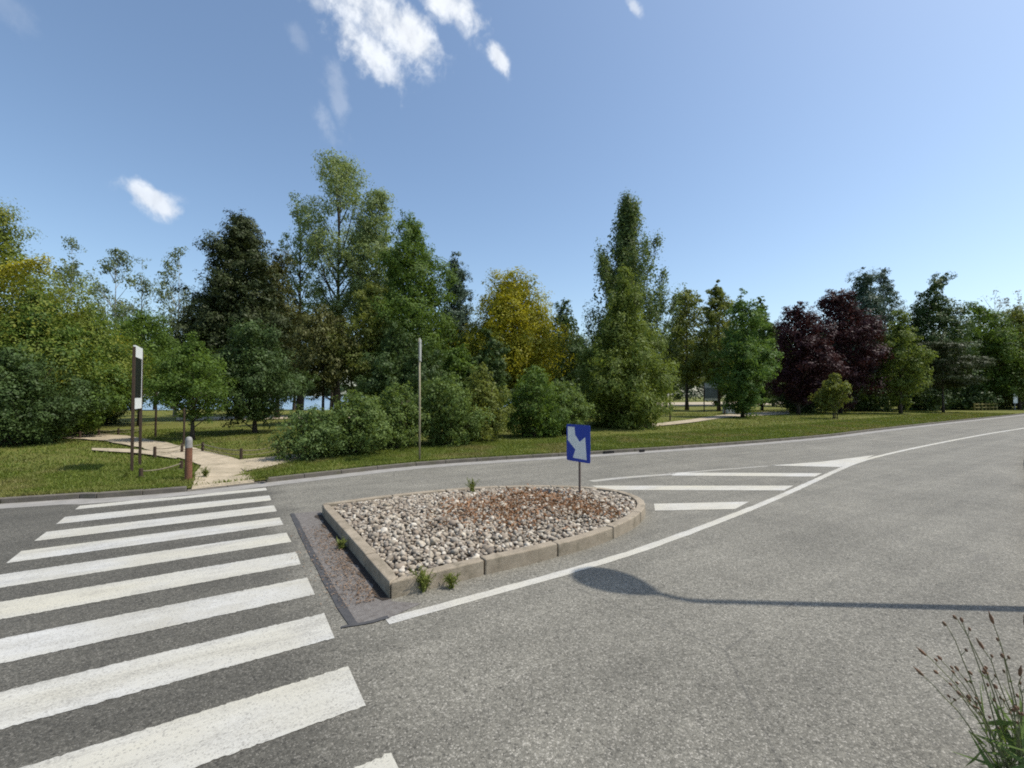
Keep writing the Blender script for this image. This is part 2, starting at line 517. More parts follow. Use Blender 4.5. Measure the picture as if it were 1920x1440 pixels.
# ------------------------------------------------------------------ plants
def tree_parts(seed, H, z0, R, p=0.35, a=0.5, b=0.7, ascend=0.5, nbr=85, msub=8, dens=5.0, leaf=0.15, aspect=0.55,
               sub=0.55, clump=0.32, hang=0.0, tr=0.16, lean=(0, 0), squash=0.8, inner=0.45, tmin=0.5, along=0.0, plume=False, lobe=0.31, leader=False, core_fill=0.16, stems=1, maxleaf=130000,
               lump=0.28, tiers=0, bend=0.0, gap=0.0, trunk_to=0.9, stem_spread=0.25):
    rng = np.random.default_rng(seed)
    prof = lambda u: np.where(u < p, (np.clip(u, 0, 1) / p * 0.94 + 0.06) ** a, np.clip((1 - u) / (1 - p), 0.0, 1) ** b)
    # branch tips inside the outline
    u = rng.random(nbr * 12)
    keep = rng.random(nbr * 12) < (prof(u) ** 1.2 * 0.85 + 0.14)
    u = u[keep][:nbr]
    n = len(u)
    if tiers:
        u = (np.floor(u * tiers) + 0.5 + rng.normal(0, 0.13, n)) / tiers
        u = np.clip(u, 0.02, 0.99)
    ang = rng.random(n) * 2 * PI
    ph = rng.random(6) * 2 * PI
    lobes = 1 + lump * (np.sin(2 * ang + ph[0] + 3 * u) * 0.45 + np.sin(3 * ang + ph[1] - 5 * u) * 0.4 + np.sin(5 * ang + ph[2] + 9 * u) * 0.3 + rng.normal(0, 0.35, n))
    rr = R * prof(u) * (inner + (1 - inner) * rng.random(n) ** 0.5) * np.clip(lobes, 0.55, 1.4)
    ax = lambda z: np.stack([lean[0] * (z / H) ** 2 + bend * np.clip(z / H - 0.86, 0, 1) * 12, lean[1] * (z / H) ** 2, z], axis=1)
    zt = z0 + u * (H - z0)
    tips = ax(zt)
    tips[:, 0] += rr * np.cos(ang)
    tips[:, 1] += rr * np.sin(ang)
    # the stems
    so = [(0.0, 0.0)] + [(stem_spread * R * math.cos(q), stem_spread * R * math.sin(q)) for q in rng.random(max(stems - 1, 0)) * 2 * PI]
    which = rng.integers(0, len(so), n)
    soa = np.array(so)[which]
    zs = np.clip(zt - ascend * rr - 0.05 * H, max(0.25 * z0, 0.02 * H), H * 0.93)
    starts = ax(zs)
    starts[:, :2] += soa * (0.35 + 0.65 * (zs / H))[:, None]
    mid = (starts + tips) / 2
    mid[:, 2] += (0.10 * (1 - ascend) + 0.03) * rr
    mid[:, :2] += (tips - starts)[:, :2] * 0.10 * min(ascend, 1.5)
    bez = lambda t, i: starts[i] * ((1 - t) ** 2)[:, None] + mid[i] * (2 * t * (1 - t))[:, None] + tips[i] * (t ** 2)[:, None]
    # twigs along the outer part of the branches, leaves round each twig
    front = R * (H - z0) * 1.45
    la = 0.5 * leaf * leaf * aspect
    N = int(min(maxleaf, dens * front / la))
    top = np.array([[*ax(np.array([H * q]))[0]] for q in (0.975, 0.94, 0.90, 0.85, 0.79)])
    flat = np.array([1, 1, squash])
    if plume:
        i = np.repeat(np.arange(n), msub)
        t = tmin + (1 - tmin) * rng.random(len(i)) ** 0.8
        core = bez(t, i)
        cen = core + np.clip(rng.normal(0, 1, (len(i), 3)), -1.7, 1.7) * (sub * (1.15 - 0.6 * t))[:, None] * flat
        if gap:
            kz = np.sin(cen[:, 0] * 1.7 + ph[3]) * np.sin(cen[:, 1] * 1.9 + ph[4]) * np.sin(cen[:, 2] * 1.3 + ph[5])
            core, cen = core[kz > -1 + gap], cen[kz > -1 + gap]
        if leader:
            lz = H * (0.55 + 0.44 * rng.random(n * 5) ** 0.9)
            lc = ax(lz)
            lr = R * 0.27 * np.clip((1 - lz / H) / 0.45, 0, 1) ** 0.55
            core = np.concatenate([core, lc])
            cen = np.concatenate([cen, lc + np.clip(rng.normal(0, 0.55, lc.shape), -1.2, 1.2) * lr[:, None] * np.array([1, 1, 0.3])])
        core, cen = np.concatenate([core, top]), np.concatenate([cen, top])
        j = rng.integers(0, len(cen), N)
        siz = 0.55 + 0.9 * rng.random(len(cen))
        ball = unit(rng.normal(0, 1, (N, 3))) * (rng.random(N) ** 0.42)[:, None]
        P = cen[j] + ball * (clump * 1.75 * siz[j])[:, None] * np.array([1, 1, squash + along])
        out = unit(P - core[j] + 1e-6)
    else:
        # every bough carries a rounded mass of twigs; every twig its leaves
        rc = R * lobe * (0.75 + 0.55 * rng.random(n)) * (0.62 + 0.38 * np.clip(prof(u), 0, 1))
        bc = bez(np.full(n, 0.86), np.arange(n))
        bc, rc = np.concatenate([bc, top]), np.concatenate([rc, np.array([0.36, 0.55, 0.72, 0.82, 0.9]) * R * lobe * 0.75])
        wts = rc ** 1.9
        i = rng.choice(len(bc), n * msub * 2, p=wts / wts.sum())
        core = bc[i]
        cen = core + unit(rng.normal(0, 1, (len(i), 3))) * (rng.random(len(i)) ** 0.38 * rc[i])[:, None] * flat
        j = rng.integers(0, len(cen), N)
        ball = unit(rng.normal(0, 1, (N, 3))) * (rng.random(N) ** 0.45)[:, None]
        P = cen[j] + ball * np.maximum(rc[i][j] * 0.40, leaf * 0.8)[:, None] * flat
        out = unit((P - core[j]) / flat + 1e-6)
    P[:, 2] = np.maximum(P[:, 2], 0.03)
    Nn = out * 1.15 + rng.normal(0, 0.42, (N, 3)) + np.array([0, 0, 0.4])
    T = rng.normal(0, 1, (N, 3)) + out * 0.8
    T[:, 2] -= hang * 3.0
    L = leaf * np.clip(np.exp(rng.normal(-0.12, 0.38, N)), 0.4, 2.0)
    if core_fill:
        # the shaded inside of the crown, where leaves hang between the boughs
        K = int(N * core_fill)
        uu = rng.random(K) ** 0.9
        uu = uu[rng.random(K) < prof(uu) + 0.1] * 0.92
        K = len(uu)
        aa = rng.random(K) * 2 * PI
        rq = R * prof(uu) * 0.66 * rng.random(K) ** 0.5
        Pc = ax(z0 + uu * (H - z0))
        Pc[:, 0] += rq * np.cos(aa)
        Pc[:, 1] += rq * np.sin(aa)
        P = np.concatenate([P, Pc])
        Nn = np.concatenate([Nn, rng.normal(0, 1, (K, 3)) + np.array([0, 0, 0.5])])
        T = np.concatenate([T, rng.normal(0, 1, (K, 3))])
        L = np.concatenate([L, leaf * 1.7 * (0.7 + 0.6 * rng.random(K))])
    crown = leaf_mesh('crown', P, Nn, T, L, L * aspect)
    # wood
    mb = MB()
    for q, (sx, sy) in enumerate(so):
        zz = np.linspace(-0.05, H * trunk_to * (1 if q == 0 else 0.8), 9)
        w = np.cumsum(rng.normal(0, 0.012 * H / 9, (9, 2)), axis=0)
        pts = ax(zz)
        pts[:, :2] += w + np.array([sx, sy]) * (0.35 + 0.65 * zz / H)[:, None]
        k = 1 if q == 0 else 0.75
        rad = [max(0.012, tr * k * (1 - 0.93 * (z / zz[-1]) ** 0.85)) if z > 0.02 else tr * k * 1.35 for z in zz]
        mb.tube(pts.tolist(), rad, 8)
    order = rng.permutation(n)[:46]
    for e in order:
        tt = np.linspace(0, 0.95, 5)
        pts = bez(tt, np.full(5, e))
        r0 = tr * 0.36 * (1 - 0.6 * zs[e] / H)
        mb.tube(pts.tolist(), [max(0.007, r0 * (1 - 0.85 * q)) for q in tt], 5, cap=False)
    return crown, mb


def place_tree(name, label, cat, px, d, top, low, wide, kind, group=None, bark='bark', base=0.10, crown_name='crown', trunk_name='trunk', **kw):
    """px: where the stem stands along the survey line at depth d; top and low: sight heights of the crown; wide: its half width there"""
    s = d / F
    x = (px - CX) * s
    H = CAMH + (HOR - top) * s - base
    z0 = max(CAMH + (HOR - low) * s - base, 0.05)
    R = wide * s * 1.12
    kw.setdefault('leaf', 0.0034 * d + 0.025)
    kw.setdefault('sub', 0.12 * R + 0.08)
    kw.setdefault('clump', 0.095 * R + 0.07)
    kw.setdefault('tr', 0.011 * H + 0.02)
    crown, mb = tree_parts(**{'seed': int(px * 7 + d * 13 + 3) % 99991, 'H': H, 'z0': z0, 'R': R, **kw})
    root = tag(empty(name, (x, d, base)), label, cat, group)
    link_mesh(crown_name, crown, LEAF[kind], root)
    mb.build(trunk_name, M[bark], root, smooth=True)
    return root


def copy_tree(o, loc, rz, scale=1.0, label=None, group=None):
    c = o.copy()
    C.objects.link(c)
    c.location, c.rotation_euler, c.scale = loc, (0, 0, rz), (scale,) * 3
    if label: c['label'] = label
    if group: c['group'] = group
    for ch in o.children:
        e = ch.copy()
        C.objects.link(e)
        e.parent = c
    return c


# ------------------------------------------------------------------ light and sky
SUN_EL = math.radians(58)
sun_h = Vector((0.9985, -0.054, 0)).normalized()
sun_vec = Vector((sun_h.x * math.cos(SUN_EL), sun_h.y * math.cos(SUN_EL), math.sin(SUN_EL)))
sd = bpy.data.lights.new('sun', 'SUN')
sd.energy, sd.angle, sd.color = 3.9, math.radians(0.5), (1.0, 0.95, 0.87)
so_ = bpy.data.objects.new('sun', sd)
so_.rotation_euler = sun_vec.to_track_quat('Z', 'Y').to_euler()
so_.location = (40, -5, 60)
C.objects.link(so_)

w = bpy.data.worlds.new('World')
sc.world = w
w.use_nodes = True
k = NT(w.node_tree)
bg = w.node_tree.nodes['Background']
sky = k.n('ShaderNodeTexSky', sky_type='NISHITA')
sky.sun_disc = False
sky.sun_elevation = SUN_EL
sky.sun_rotation = math.atan2(sun_h.x, sun_h.y)
sky.air_density, sky.dust_density, sky.ozone_density, sky.altitude = 1.0, 1.7, 1.15, 200
dirn = k.coord('Generated')


def dot(vec):
    nd = k.n('ShaderNodeVectorMath', operation='DOT_PRODUCT')
    k.link(dirn, nd.inputs[0])
    nd.inputs[1].default_value = vec
    return nd.outputs['Value']


n1 = k.noise(k.mapping(dirn, rot=(0.3, 0.6, 0.4), scale=(1.0, 1.0, 1.0)), 11.0, 10, 0.60, 0.35)
n2 = k.noise(k.mapping(dirn, rot=(0.1, 0.7, 0.2), scale=(1.1, 1.0, 1.0), loc=(3, 1, 2)), 30.0, 8, 0.60, 0.2)
nz = k.math('ADD', k.math('MULTIPLY', n1, 0.55), k.math('MULTIPLY', n2, 0.45))
# px, py, half length, half width, turn (deg, clockwise in the view), strength
CLOUDS = [(690, 20, 120, 58, 34, 1.0), (690, 95, 100, 42, 44, 0.95), (840, -5, 85, 42, 38, 1.0), (765, 60, 75, 40, 42, 1.0), (650, 0, 80, 46, 25, 0.95), (730, 140, 50, 22, 45, 0.8),
          (936, 110, 32, 13, 62, 0.9), (290, 376, 60, 23, 32, 0.85), (1188, 12, 20, 11, 50, 0.6), (560, 70, 34, 20, 60, 0.14), (634, 180, 70, 20, 82, 0.2),
          (612, 235, 42, 20, 70, 0.22), (598, 5, 30, 18, 40, 0.5), (860, 40, 40, 14, 60, 0.5), (10, 15, 60, 30, 40, 0.10)]
cover = None
for (px, py, la, wb, turn, st) in CLOUDS:
    c0 = ray(px, py).normalized()
    t = math.radians(turn)
    e1 = (ray(px + la * math.cos(t), py + la * math.sin(t)).normalized() - c0)
    e2 = (ray(px - wb * math.sin(t), py + wb * math.cos(t)).normalized() - c0)
    l1, l2 = e1.length, e2.length
    u1 = (e1 / l1 - c0 * (e1 / l1).dot(c0)).normalized()
    u2 = c0.cross(u1).normalized()
    A = k.math('MULTIPLY', dot(u1), 1 / l1)
    B = k.math('MULTIPLY', dot(u2), 1 / l2)
    r2 = k.math('ADD', k.math('MULTIPLY', A, A), k.math('MULTIPLY', B, B))
    front = k.math('GREATER_THAN', dot(c0), 0.5)
    g = k.math('MULTIPLY', k.math('POWER', 2.718, k.math('MULTIPLY', r2, -0.9)), front)
    amt = k.math('ADD', k.math('MULTIPLY', g, 0.62), k.math('MULTIPLY', k.math('SUBTRACT', nz, 0.5), 1.9))
    v = k.math('MULTIPLY', k.mapr(amt, 0.12, 0.62, 0, 1, True), k.math('MULTIPLY', k.mapr(g, 0.02, 0.3, 0, 1, True), st))
    cover = v if cover is None else k.math('MAXIMUM', cover, v)
shade = k.mapr(n2, 0.35, 0.65, 0.90, 1.05)
cc = k.n('ShaderNodeCombineColor')
for i, q in enumerate((5.0, 5.25, 5.6)):
    k.link(k.math('MULTIPLY', shade, q), cc.inputs[i])
k.link(k.mix(cover, k.mix(1.0, sky.outputs[0], (0.965, 1.01, 1.0), 'MULTIPLY'), cc.outputs[0]), bg.inputs['Color'])
bg.inputs['Strength'].default_value = 0.15

# ------------------------------------------------------------------ ground, road, kerbs
KERB_PX = [(0, 945), (180, 935), (350, 922), (500, 905), (640, 889), (780, 874), (950, 862), (1100, 853), (1280, 841), (1440, 829), (1560, 818), (1640, 808), (1780, 792), (1920, 777)]
kerb0 = [G(*q) for q in KERB_PX]
kerb0 = [(-40.0, -9.0), (-26.0, -0.6), (-17.0, 4.6)] + kerb0 + [(75, 62), (120, 90), (220, 130)]


def smooth_line(pts, step):
    """even points along a Catmull-Rom curve through pts"""
    P = [Vector((*p, 0)) for p in pts]
    P = [P[0] * 2 - P[1]] + P + [P[-1] * 2 - P[-2]]
    out = []
    for i in range(1, len(P) - 2):
        n = max(2, int((P[i + 1] - P[i]).length / step))
        for q in range(n):
            t = q / n
            a, b, c, d = P[i - 1], P[i], P[i + 1], P[i + 2]
            out.append(0.5 * ((2 * b) + (c - a) * t + (2 * a - 5 * b + 4 * c - d) * t * t + (3 * b - a - 3 * c + d) * t ** 3))
    out.append(P[-2])
    return [(p.x, p.y) for p in out]


def offset(line, d, closed=False):
    """to the left of the walking direction for d > 0"""
    out, n = [], len(line)
    for i in range(n):
        a = Vector(line[i - 1] if (closed or i > 0) else line[i])
        b = Vector(line[(i + 1) % n] if (closed or i < n - 1) else line[i])
        t = (b - a).normalized()
        out.append((line[i][0] - t.y * d, line[i][1] + t.x * d))
    return out


kerb_line = smooth_line(kerb0, 0.9)
near_line = [(-34, -34), (-12, -11.5), (-4, -4.3), (2.5, 1.95), (8, 6.95), (13.1, 11.55), (17, 15), (24, 20.6), (40, 31), (70, 46), (130, 70), (230, 105)]
near_line = smooth_line(near_line, 0.9)

mb = MB()
mb.flat([(3000 * math.cos(2 * PI * q / 64), 3000 * math.sin(2 * PI * q / 64)) for q in range(64)], -1.6)
tag(mb.build('ground', M['earth']), 'flat green brown land reaching the horizon', kind='structure')

mb = MB()
kk = kerb_line
nl = near_line
mb.flat(kk + list(reversed(nl)), 0.0)
road = mb.build('road', M['asphalt'])
tag(road, 'worn light grey asphalt road curving away past the island', kind='structure')

DIRL = Vector((-0.35, 0.94)).normalized()
TS = [0.16, 0.5, 1, 2, 3, 4.5, 6, 8, 11, 15, 20, 26, 33, 41, 50, 60, 72, 86, 102, 130, 180, 260, 400, 620, 900]


def lake_drop(x, y):
    s = lambda a, b, v: (lambda t: t * t * (3 - 2 * t))(min(1, max(0, (v - a) / (b - a))))
    return s(62, 74, y - 0.0 * x) * s(4, -8, x)


kl = offset(kerb_line, 0.135)
V, Q = [], []
MC = (Vector(G(345, 921)) + Vector(G(482, 907))) / 2
for p in kl:
    for t in TS:
        x, y = p[0] + DIRL.x * t, p[1] + DIRL.y * t
        z = 0.10 + 0.04 * min(1, t / 6) * (math.sin(x * 0.35) * math.sin(y * 0.29)) * (1 if t > 4 else 0) - 1.4 * lake_drop(x, y)
        if t < 1.2 and (Vector(p) - MC).length < 1.25: z -= 0.095 * (1.5 - t) / 1.5
        V.append((x, y, z))
m_ = len(TS)
for i in range(len(kl) - 1):
    for j in range(m_ - 1):
        Q.append((i * m_ + j, (i + 1) * m_ + j, (i + 1) * m_ + j + 1, i * m_ + j + 1))
lawn = link_mesh('lawn', np_mesh('lawn', np.array(V), quads=np.array(Q)), M['lawn'])
tag(lawn, 'mown park lawn with worn brownish patches behind the kerb', kind='structure')

mb = MB()
mb.flat([(-420, 66), (2, 70), (6, 110), (10, 700), (-700, 700)], -0.28)
tag(mb.build('lake', M['water']), 'pale blue lake glimpsed between the trunks', kind='structure')

# far kerb: stones a metre long with open joints
def kerb_run(line, w, h, z0=0.0, gap=0.008):
    mb = MB()
    inn = offset(line, w)
    for i in range(len(line) - 1):
        a, b, c, d = Vector(line[i]), Vector(line[i + 1]), Vector(inn[i + 1]), Vector(inn[i])
        L = (b - a).length
        t = (b - a) / max(L, 1e-6) * gap * 0.5
        poly = [a + t, b - t, c - t, d + t]
        j = random.uniform(-0.004, 0.004)
        hh = h(a) if callable(h) else h
        mb.prism([(p.x, p.y) for p in poly], z0 - 0.05, z0 + hh + j)
    return mb


kr = [p for p in kerb_line if -30 < p[0] < 90]
MOUTH = [Vector(G(*q)) for q in ((345, 921), (482, 907))]


def mouth(p):
    p = Vector((p[0], p[1]))
    c = (MOUTH[0] + MOUTH[1]) / 2
    return (p - c).length < (MOUTH[1] - MOUTH[0]).length * 0.52


tag(kerb_run(kr, 0.13, lambda a: 0.025 if mouth(a) else 0.105).build('kerb', M['kerb_grey'], bevel=0.012), 'grey concrete kerb stones between the road and the lawn', kind='structure')
mb = MB()
mb.strip(offset(kr, -0.50), offset(kr, -0.004), 0.004)
tag(mb.build('road_gutter', M['gutter']), 'pale dusty gutter strip along the far kerb', kind='structure')

# near pavement
nr = [p for p in near_line if -32 < p[0] < 120]
nrev = list(reversed(nr))
tag(kerb_run(nrev, 0.15, 0.13).build('kerb', M['kerb_grey'], bevel=0.012), 'grey kerb stones of the pavement on the lamp side', kind='structure')
mb = MB()
mb.strip(offset(nr, -3.4), offset(nr, -0.152), 0.12)
tag(mb.build('pavement', M['paving']), 'pinkish grey pavement on the lamp side of the road', kind='structure')
mb = MB()
mb.strip(offset(nr, -60), offset(nr, -3.4), 0.11)
tag(mb.build('lawn', M['lawn']), 'grass beyond the pavement on the lamp side', kind='structure')

# ------------------------------------------------------------------ painted markings (each one a sheet 4 mm up)
R0 = Vector(G(498, 913.5)) 
R9 = Vector(G(653, 1250))
ac = (R9 - R0)
pitch = ac.length / 8
ac.normalize()
bd = Vector((-ac.y, ac.x))          # along the bars
if bd.x < 0: bd = -bd
mb = MB()
for i in range(-1, 12):
    if i < 0: continue
    a = R0 + ac * (pitch * i)
    wd = 0.51
    if i == 0: a, wd = a + ac * 0.08, 0.32
    end = 0.0
    if i == 9: end = 0.02
    sub_ = 150
    top = [a - bd * (3.02 * (1 - q / sub_)) + bd * end for q in range(sub_ + 1)]
    bot = [p + ac * wd for p in top]
    rnd = lambda: random.gauss(0, 0.0045)
    top = [(p.x + rnd(), p.y + rnd()) for p in top]
    bot = [(p.x + rnd(), p.y + rnd()) for p in bot]
    mb.strip(bot, top, 0.004)
tag(mb.build('road_marking', M['paint']), 'white zebra crossing bars worn by traffic', kind='structure')


def line_from(px, z=0.0):
    return smooth_line([G(*q) for q in px], 0.12)


def paint_line(px, w, mat, label, z=0.004, w_end=None):
    L = line_from(px)
    n = len(L)
    w_end = w if w_end is None else w_end
    a, b = [], []
    l1, l2 = offset(L, 0.5), offset(L, -0.5)
    for i in range(n):
        ww = (w + (w_end - w) * i / (n - 1))
        c = Vector(L[i])
        a.append(tuple(c + (Vector(l1[i]) - c) * (ww + random.gauss(0, 0.007))))
        b.append(tuple(c + (Vector(l2[i]) - c) * (ww + random.gauss(0, 0.007))))
    mb = MB()
    mb.strip(b, a, z)
    return tag(mb.build('road_marking', mat), label, kind='structure')


paint_line([(726, 1166), (870, 1126), (980, 1096), (1080, 1068), (1180, 1038), (1260, 1010), (1330, 984), (1400, 957), (1460, 932), (1520, 905), (1570, 882), (1605, 868), (1650, 855), (1740, 835), (1850, 814), (1920, 803), (2010, 789)],
           0.13, M['line'], 'long white edge line sweeping past the island and up the road', w_end=0.17)
paint_line([(1108, 902.5), (1150, 898), (1200, 893.5), (1265, 889)], 0.20, M['faded'], 'worn tapering start of the third hatching bar')
paint_line([(1255, 888), (1300, 885), (1350, 881), (1440, 874)], 0.10, M['faded'], 'faded thin white line beyond the hatching')


def quad_mark(px, label):
    mb = MB()
    mb.flat([G(*q) for q in px], 0.0055)
    return tag(mb.build('road_marking', M['line']), label, kind='structure')


quad_mark([(1226, 945), (1405, 941), (1378, 955), (1228, 958)], 'white hatching bar beside the rounded end of the island')
quad_mark([(1108, 911), (1488, 911), (1470, 920), (1135, 919)], 'longest white hatching bar beyond the blue sign')
quad_mark([(1270, 886.5), (1542, 887.5), (1528, 894), (1258, 892)], 'thin white hatching bar third from the island')
quad_mark([(1445, 873), (1540, 866), (1640, 853.5), (1592, 873), (1575, 876)], 'solid white wedge where the hatching lines meet')

# tar seam and the patched strip next to the island
SEAM = [(548, 963), (566, 1000), (588, 1045), (612, 1088), (640, 1138), (662, 1172)]
patch_poly = [G(*q) for q in [(552, 963), (600, 958), (640, 1010), (735, 1128), (790, 1132), (728, 1160), (664, 1172), (612, 1088), (580, 1030)]]
mb = MB()
mb.flat(patch_poly, 0.004)
tag(mb.build('road_patch', M['patch']), 'brownish patched asphalt strip at the foot of the island', kind='structure')
mb = MB()


def wob_band(px, w, wig):
    L = smooth_line([G(*q) for q in px], 0.30)
    o1, o2 = offset(L, 0.5), offset(L, -0.5)
    a, b = [], []
    for i, p in enumerate(L):
        c = Vector(p)
        f = w * (1 + random.uniform(-wig, wig))
        g = w * (1 + random.uniform(-wig, wig))
        a.append(tuple(c + (Vector(o1[i]) - c) * f))
        b.append(tuple(c + (Vector(o2[i]) - c) * g))
    return a, b


a_, b_ = wob_band(SEAM, 0.075, 0.18)
mb.strip(b_, a_, 0.0075)
a_, b_ = wob_band([(640, 1178), (668, 1172), (700, 1166), (728, 1158)], 0.045, 0.4)
mb.strip(b_, a_, 0.0095)
tag(mb.build('road_seam', M['tar']), 'black tar seam between the crossing and the island', kind='structure')

# ------------------------------------------------------------------ the island
KZ = 0.17
top_px = [(731, 1092), (820, 1071), (909, 1050), (980, 1035), (1046, 1019), (1100, 1005), (1150, 988), (1190, 969), (1208, 952), (1207, 938), (1185, 926), (1148, 917), (1090, 911), (1000, 909), (900, 912), (800, 920), (700, 931), (604, 944)]
near_corner, far_corner = G(731, 1092, KZ), G(602, 946, KZ)
curve = smooth_line([G(*q, KZ) for q in top_px], 0.30)
leftedge = [tuple(Vector(far_corner).lerp(Vector(near_corner), q / 12)) for q in range(1, 12)]
outline = curve + leftedge           # counter-clockwise
inner = offset(outline, 0.135, closed=True)
cen_ = (sum(p[0] for p in outline) / len(outline), sum(p[1] for p in outline) / len(outline))


def poly_dist(P, poly):
    """signed distance, inside positive"""
    P = np.asarray(P)
    A = np.array(poly)
    B = np.roll(A, -1, axis=0)
    best = np.full(len(P), 1e9)
    ins = np.zeros(len(P), bool)
    for a, b in zip(A, B):
        ab = b - a
        t = np.clip(((P - a) @ ab) / max(ab @ ab, 1e-9), 0, 1)
        best = np.minimum(best, np.linalg.norm(P - (a + t[:, None] * ab), axis=1))
        cond = ((a[1] > P[:, 1]) != (b[1] > P[:, 1]))
        xi = a[0] + (P[:, 1] - a[1]) / (b[1] - a[1] + 1e-12) * (b[0] - a[0])
        ins ^= cond & (P[:, 0] < xi)
    return np.where(ins, best, -best)


# kerb stones of about 0.9 m
mb = MB()
n = len(outline)
acc, seg = 0.0, []
runs = []
for i in range(n):
    a, b = Vector(outline[i]), Vector(outline[(i + 1) % n])
    seg.append(i)
    acc += (b - a).length
    if acc > 0.98 or i == len(curve) - 1 or i == n - 1:
        runs.append(seg + [i + 1])
        seg, acc = [], 0.0
for run in runs:
    o_ = [Vector(outline[q % n]) for q in run]
    i_ = [Vector(inner[q % n]) for q in run]
    g0 = (o_[1] - o_[0]).normalized() * 0.010
    g1 = (o_[-1] - o_[-2]).normalized() * 0.010
    o_[0] = o_[0] + g0; i_[0] = i_[0] + g0
    o_[-1] = o_[-1] - g1; i_[-1] = i_[-1] - g1
    mb.prism([(p.x, p.y) for p in o_] + [(p.x, p.y) for p in reversed(i_)], -0.03, KZ + random.uniform(-0.005, 0.005))
kerbo = mb.build('island_kerb', M['kerb'], bevel=0.014)
tag(kerbo, 'brownish concrete kerb stones round the traffic island', kind='structure')


def mound(P):
    d = np.clip(poly_dist(P, inner), 0, 2)
    return 0.115 + 0.125 * (1 - np.exp(-d / 0.7))


V, Fq = [], []
rings = [1.0, 0.9, 0.78, 0.6, 0.4, 0.2, 0.02]
for r in rings:
    pts = np.array([(cen_[0] + (p[0] - cen_[0]) * r, cen_[1] + (p[1] - cen_[1]) * r) for p in inner])
    zz = mound(pts) - 0.03
    V += [(p[0], p[1], z) for p, z in zip(pts, zz)]
for r in range(len(rings) - 1):
    for q in range(n):
        q2 = (q + 1) % n
        Fq.append((r * n + q, r * n + q2, (r + 1) * n + q2, (r + 1) * n + q))
soil = link_mesh('island_ground', np_mesh('island_ground', np.array(V), quads=np.array(Fq)), M['soil'])
tag(soil, 'brown soil bed under the pebbles of the island', kind='structure')

rng = np.random.default_rng(11)
lo = np.min(inner, axis=0)
hi = np.max(inner, axis=0)
PB = lo + rng.random((34000, 2)) * (hi - lo)
dd = poly_dist(PB, inner)
PB = PB[dd > 0.03]
# thin out so that stones do not all sit inside each other
cell = {}
keep = []
PS = 0.041
for i, p in enumerate(PB):
    c = (int(p[0] / PS), int(p[1] / PS))
    if c in cell: continue
    cell[c] = 1
    keep.append(i)
PB = PB[keep]
# icosahedron once subdivided
import bmesh
bmx = bmesh.new()
bmesh.ops.create_icosphere(bmx, subdivisions=2, radius=1)
bmx.verts.ensure_lookup_table()
IV = np.array([v.co[:] for v in bmx.verts])
IF = np.array([[v.index for v in f.verts] for f in bmx.faces])
bmx.free()
nb = len(PB)
zz = mound(PB)
allV = np.empty((nb, len(IV), 3))
brown_c = np.array(G(985, 955, 0.25))
for i in range(nb):
    s = rng.uniform(0.017, 0.038) * (1.5 if rng.random() < 0.12 else 1)
    sc3 = s * np.array([rng.uniform(0.75, 1.35), rng.uniform(0.7, 1.1), rng.uniform(0.5, 0.85)])
    w1, w2 = rng.normal(0, 1.6, 3), rng.normal(0, 2.4, 3)
    v = IV * (1 + 0.13 * np.sin(IV @ w1 + i)[:, None] + 0.08 * np.sin(IV @ w2 * 1.5 + 2 * i)[:, None]) * sc3
    a, t, e = rng.uniform(0, 2 * PI), rng.normal(0, 0.45), rng.normal(0, 0.45)
    Rz = np.array([[math.cos(a), -math.sin(a), 0], [math.sin(a), math.cos(a), 0], [0, 0, 1]])
    Rx = np.array([[1, 0, 0], [0, math.cos(t), -math.sin(t)], [0, math.sin(t), math.cos(t)]])
    Ry = np.array([[math.cos(e), 0, math.sin(e)], [0, 1, 0], [-math.sin(e), 0, math.cos(e)]])
    allV[i] = v @ (Rz @ Rx @ Ry).T + np.array([PB[i, 0], PB[i, 1], zz[i] + rng.uniform(-0.034, 0.022)])
idx = (IF[None] + (np.arange(nb) * len(IV))[:, None, None]).reshape(-1, 3)
gme = np_mesh('gravel', allV.reshape(-1, 3), tris=idx)
gme.polygons.foreach_set('use_smooth', np.ones(len(gme.polygons), bool))
tag(link_mesh('gravel', gme, M['pebble']), 'cream and brown pebbles heaped on the traffic island', kind='stuff')


def scatter_leaves(name, pts, size, mat, label, flat=0.6, lift=0.0, aspect=0.5):
    n = len(pts)
    N_ = rng.normal(0, flat, (n, 3)) + np.array([0, 0, 1.0])
    T = rng.normal(0, 1, (n, 3))
    L = size * (0.5 + rng.random(n))
    return tag(link_mesh(name, leaf_mesh(name, pts, N_, T, L, L * aspect), mat), label, kind='stuff')


# withered rust-brown plants over the middle of the island
cl = [G(*q, 0.25) for q in [(870, 965), (905, 950), (950, 960), (985, 940), (1010, 962), (960, 930), (1045, 950), (1080, 940), (1120, 950), (1040, 930), (930, 975), (1000, 925), (1150, 955), (880, 940)]]
pts = []
for c in cl:
    q = rng.normal(0, 1, (175, 2)) * np.array([0.30, 0.32]) + np.array(c)
    pts.append(q)
pts = np.concatenate(pts)
pts = pts[poly_dist(pts, inner) > 0.1]
pz = mound(pts) + 0.02 + np.abs(rng.normal(0, 0.035, len(pts)))
scatter_leaves('dry_weeds', np.column_stack([pts, pz]), 0.07, M['dry'], 'rust brown withered weeds among the island pebbles', 0.8, aspect=0.35)
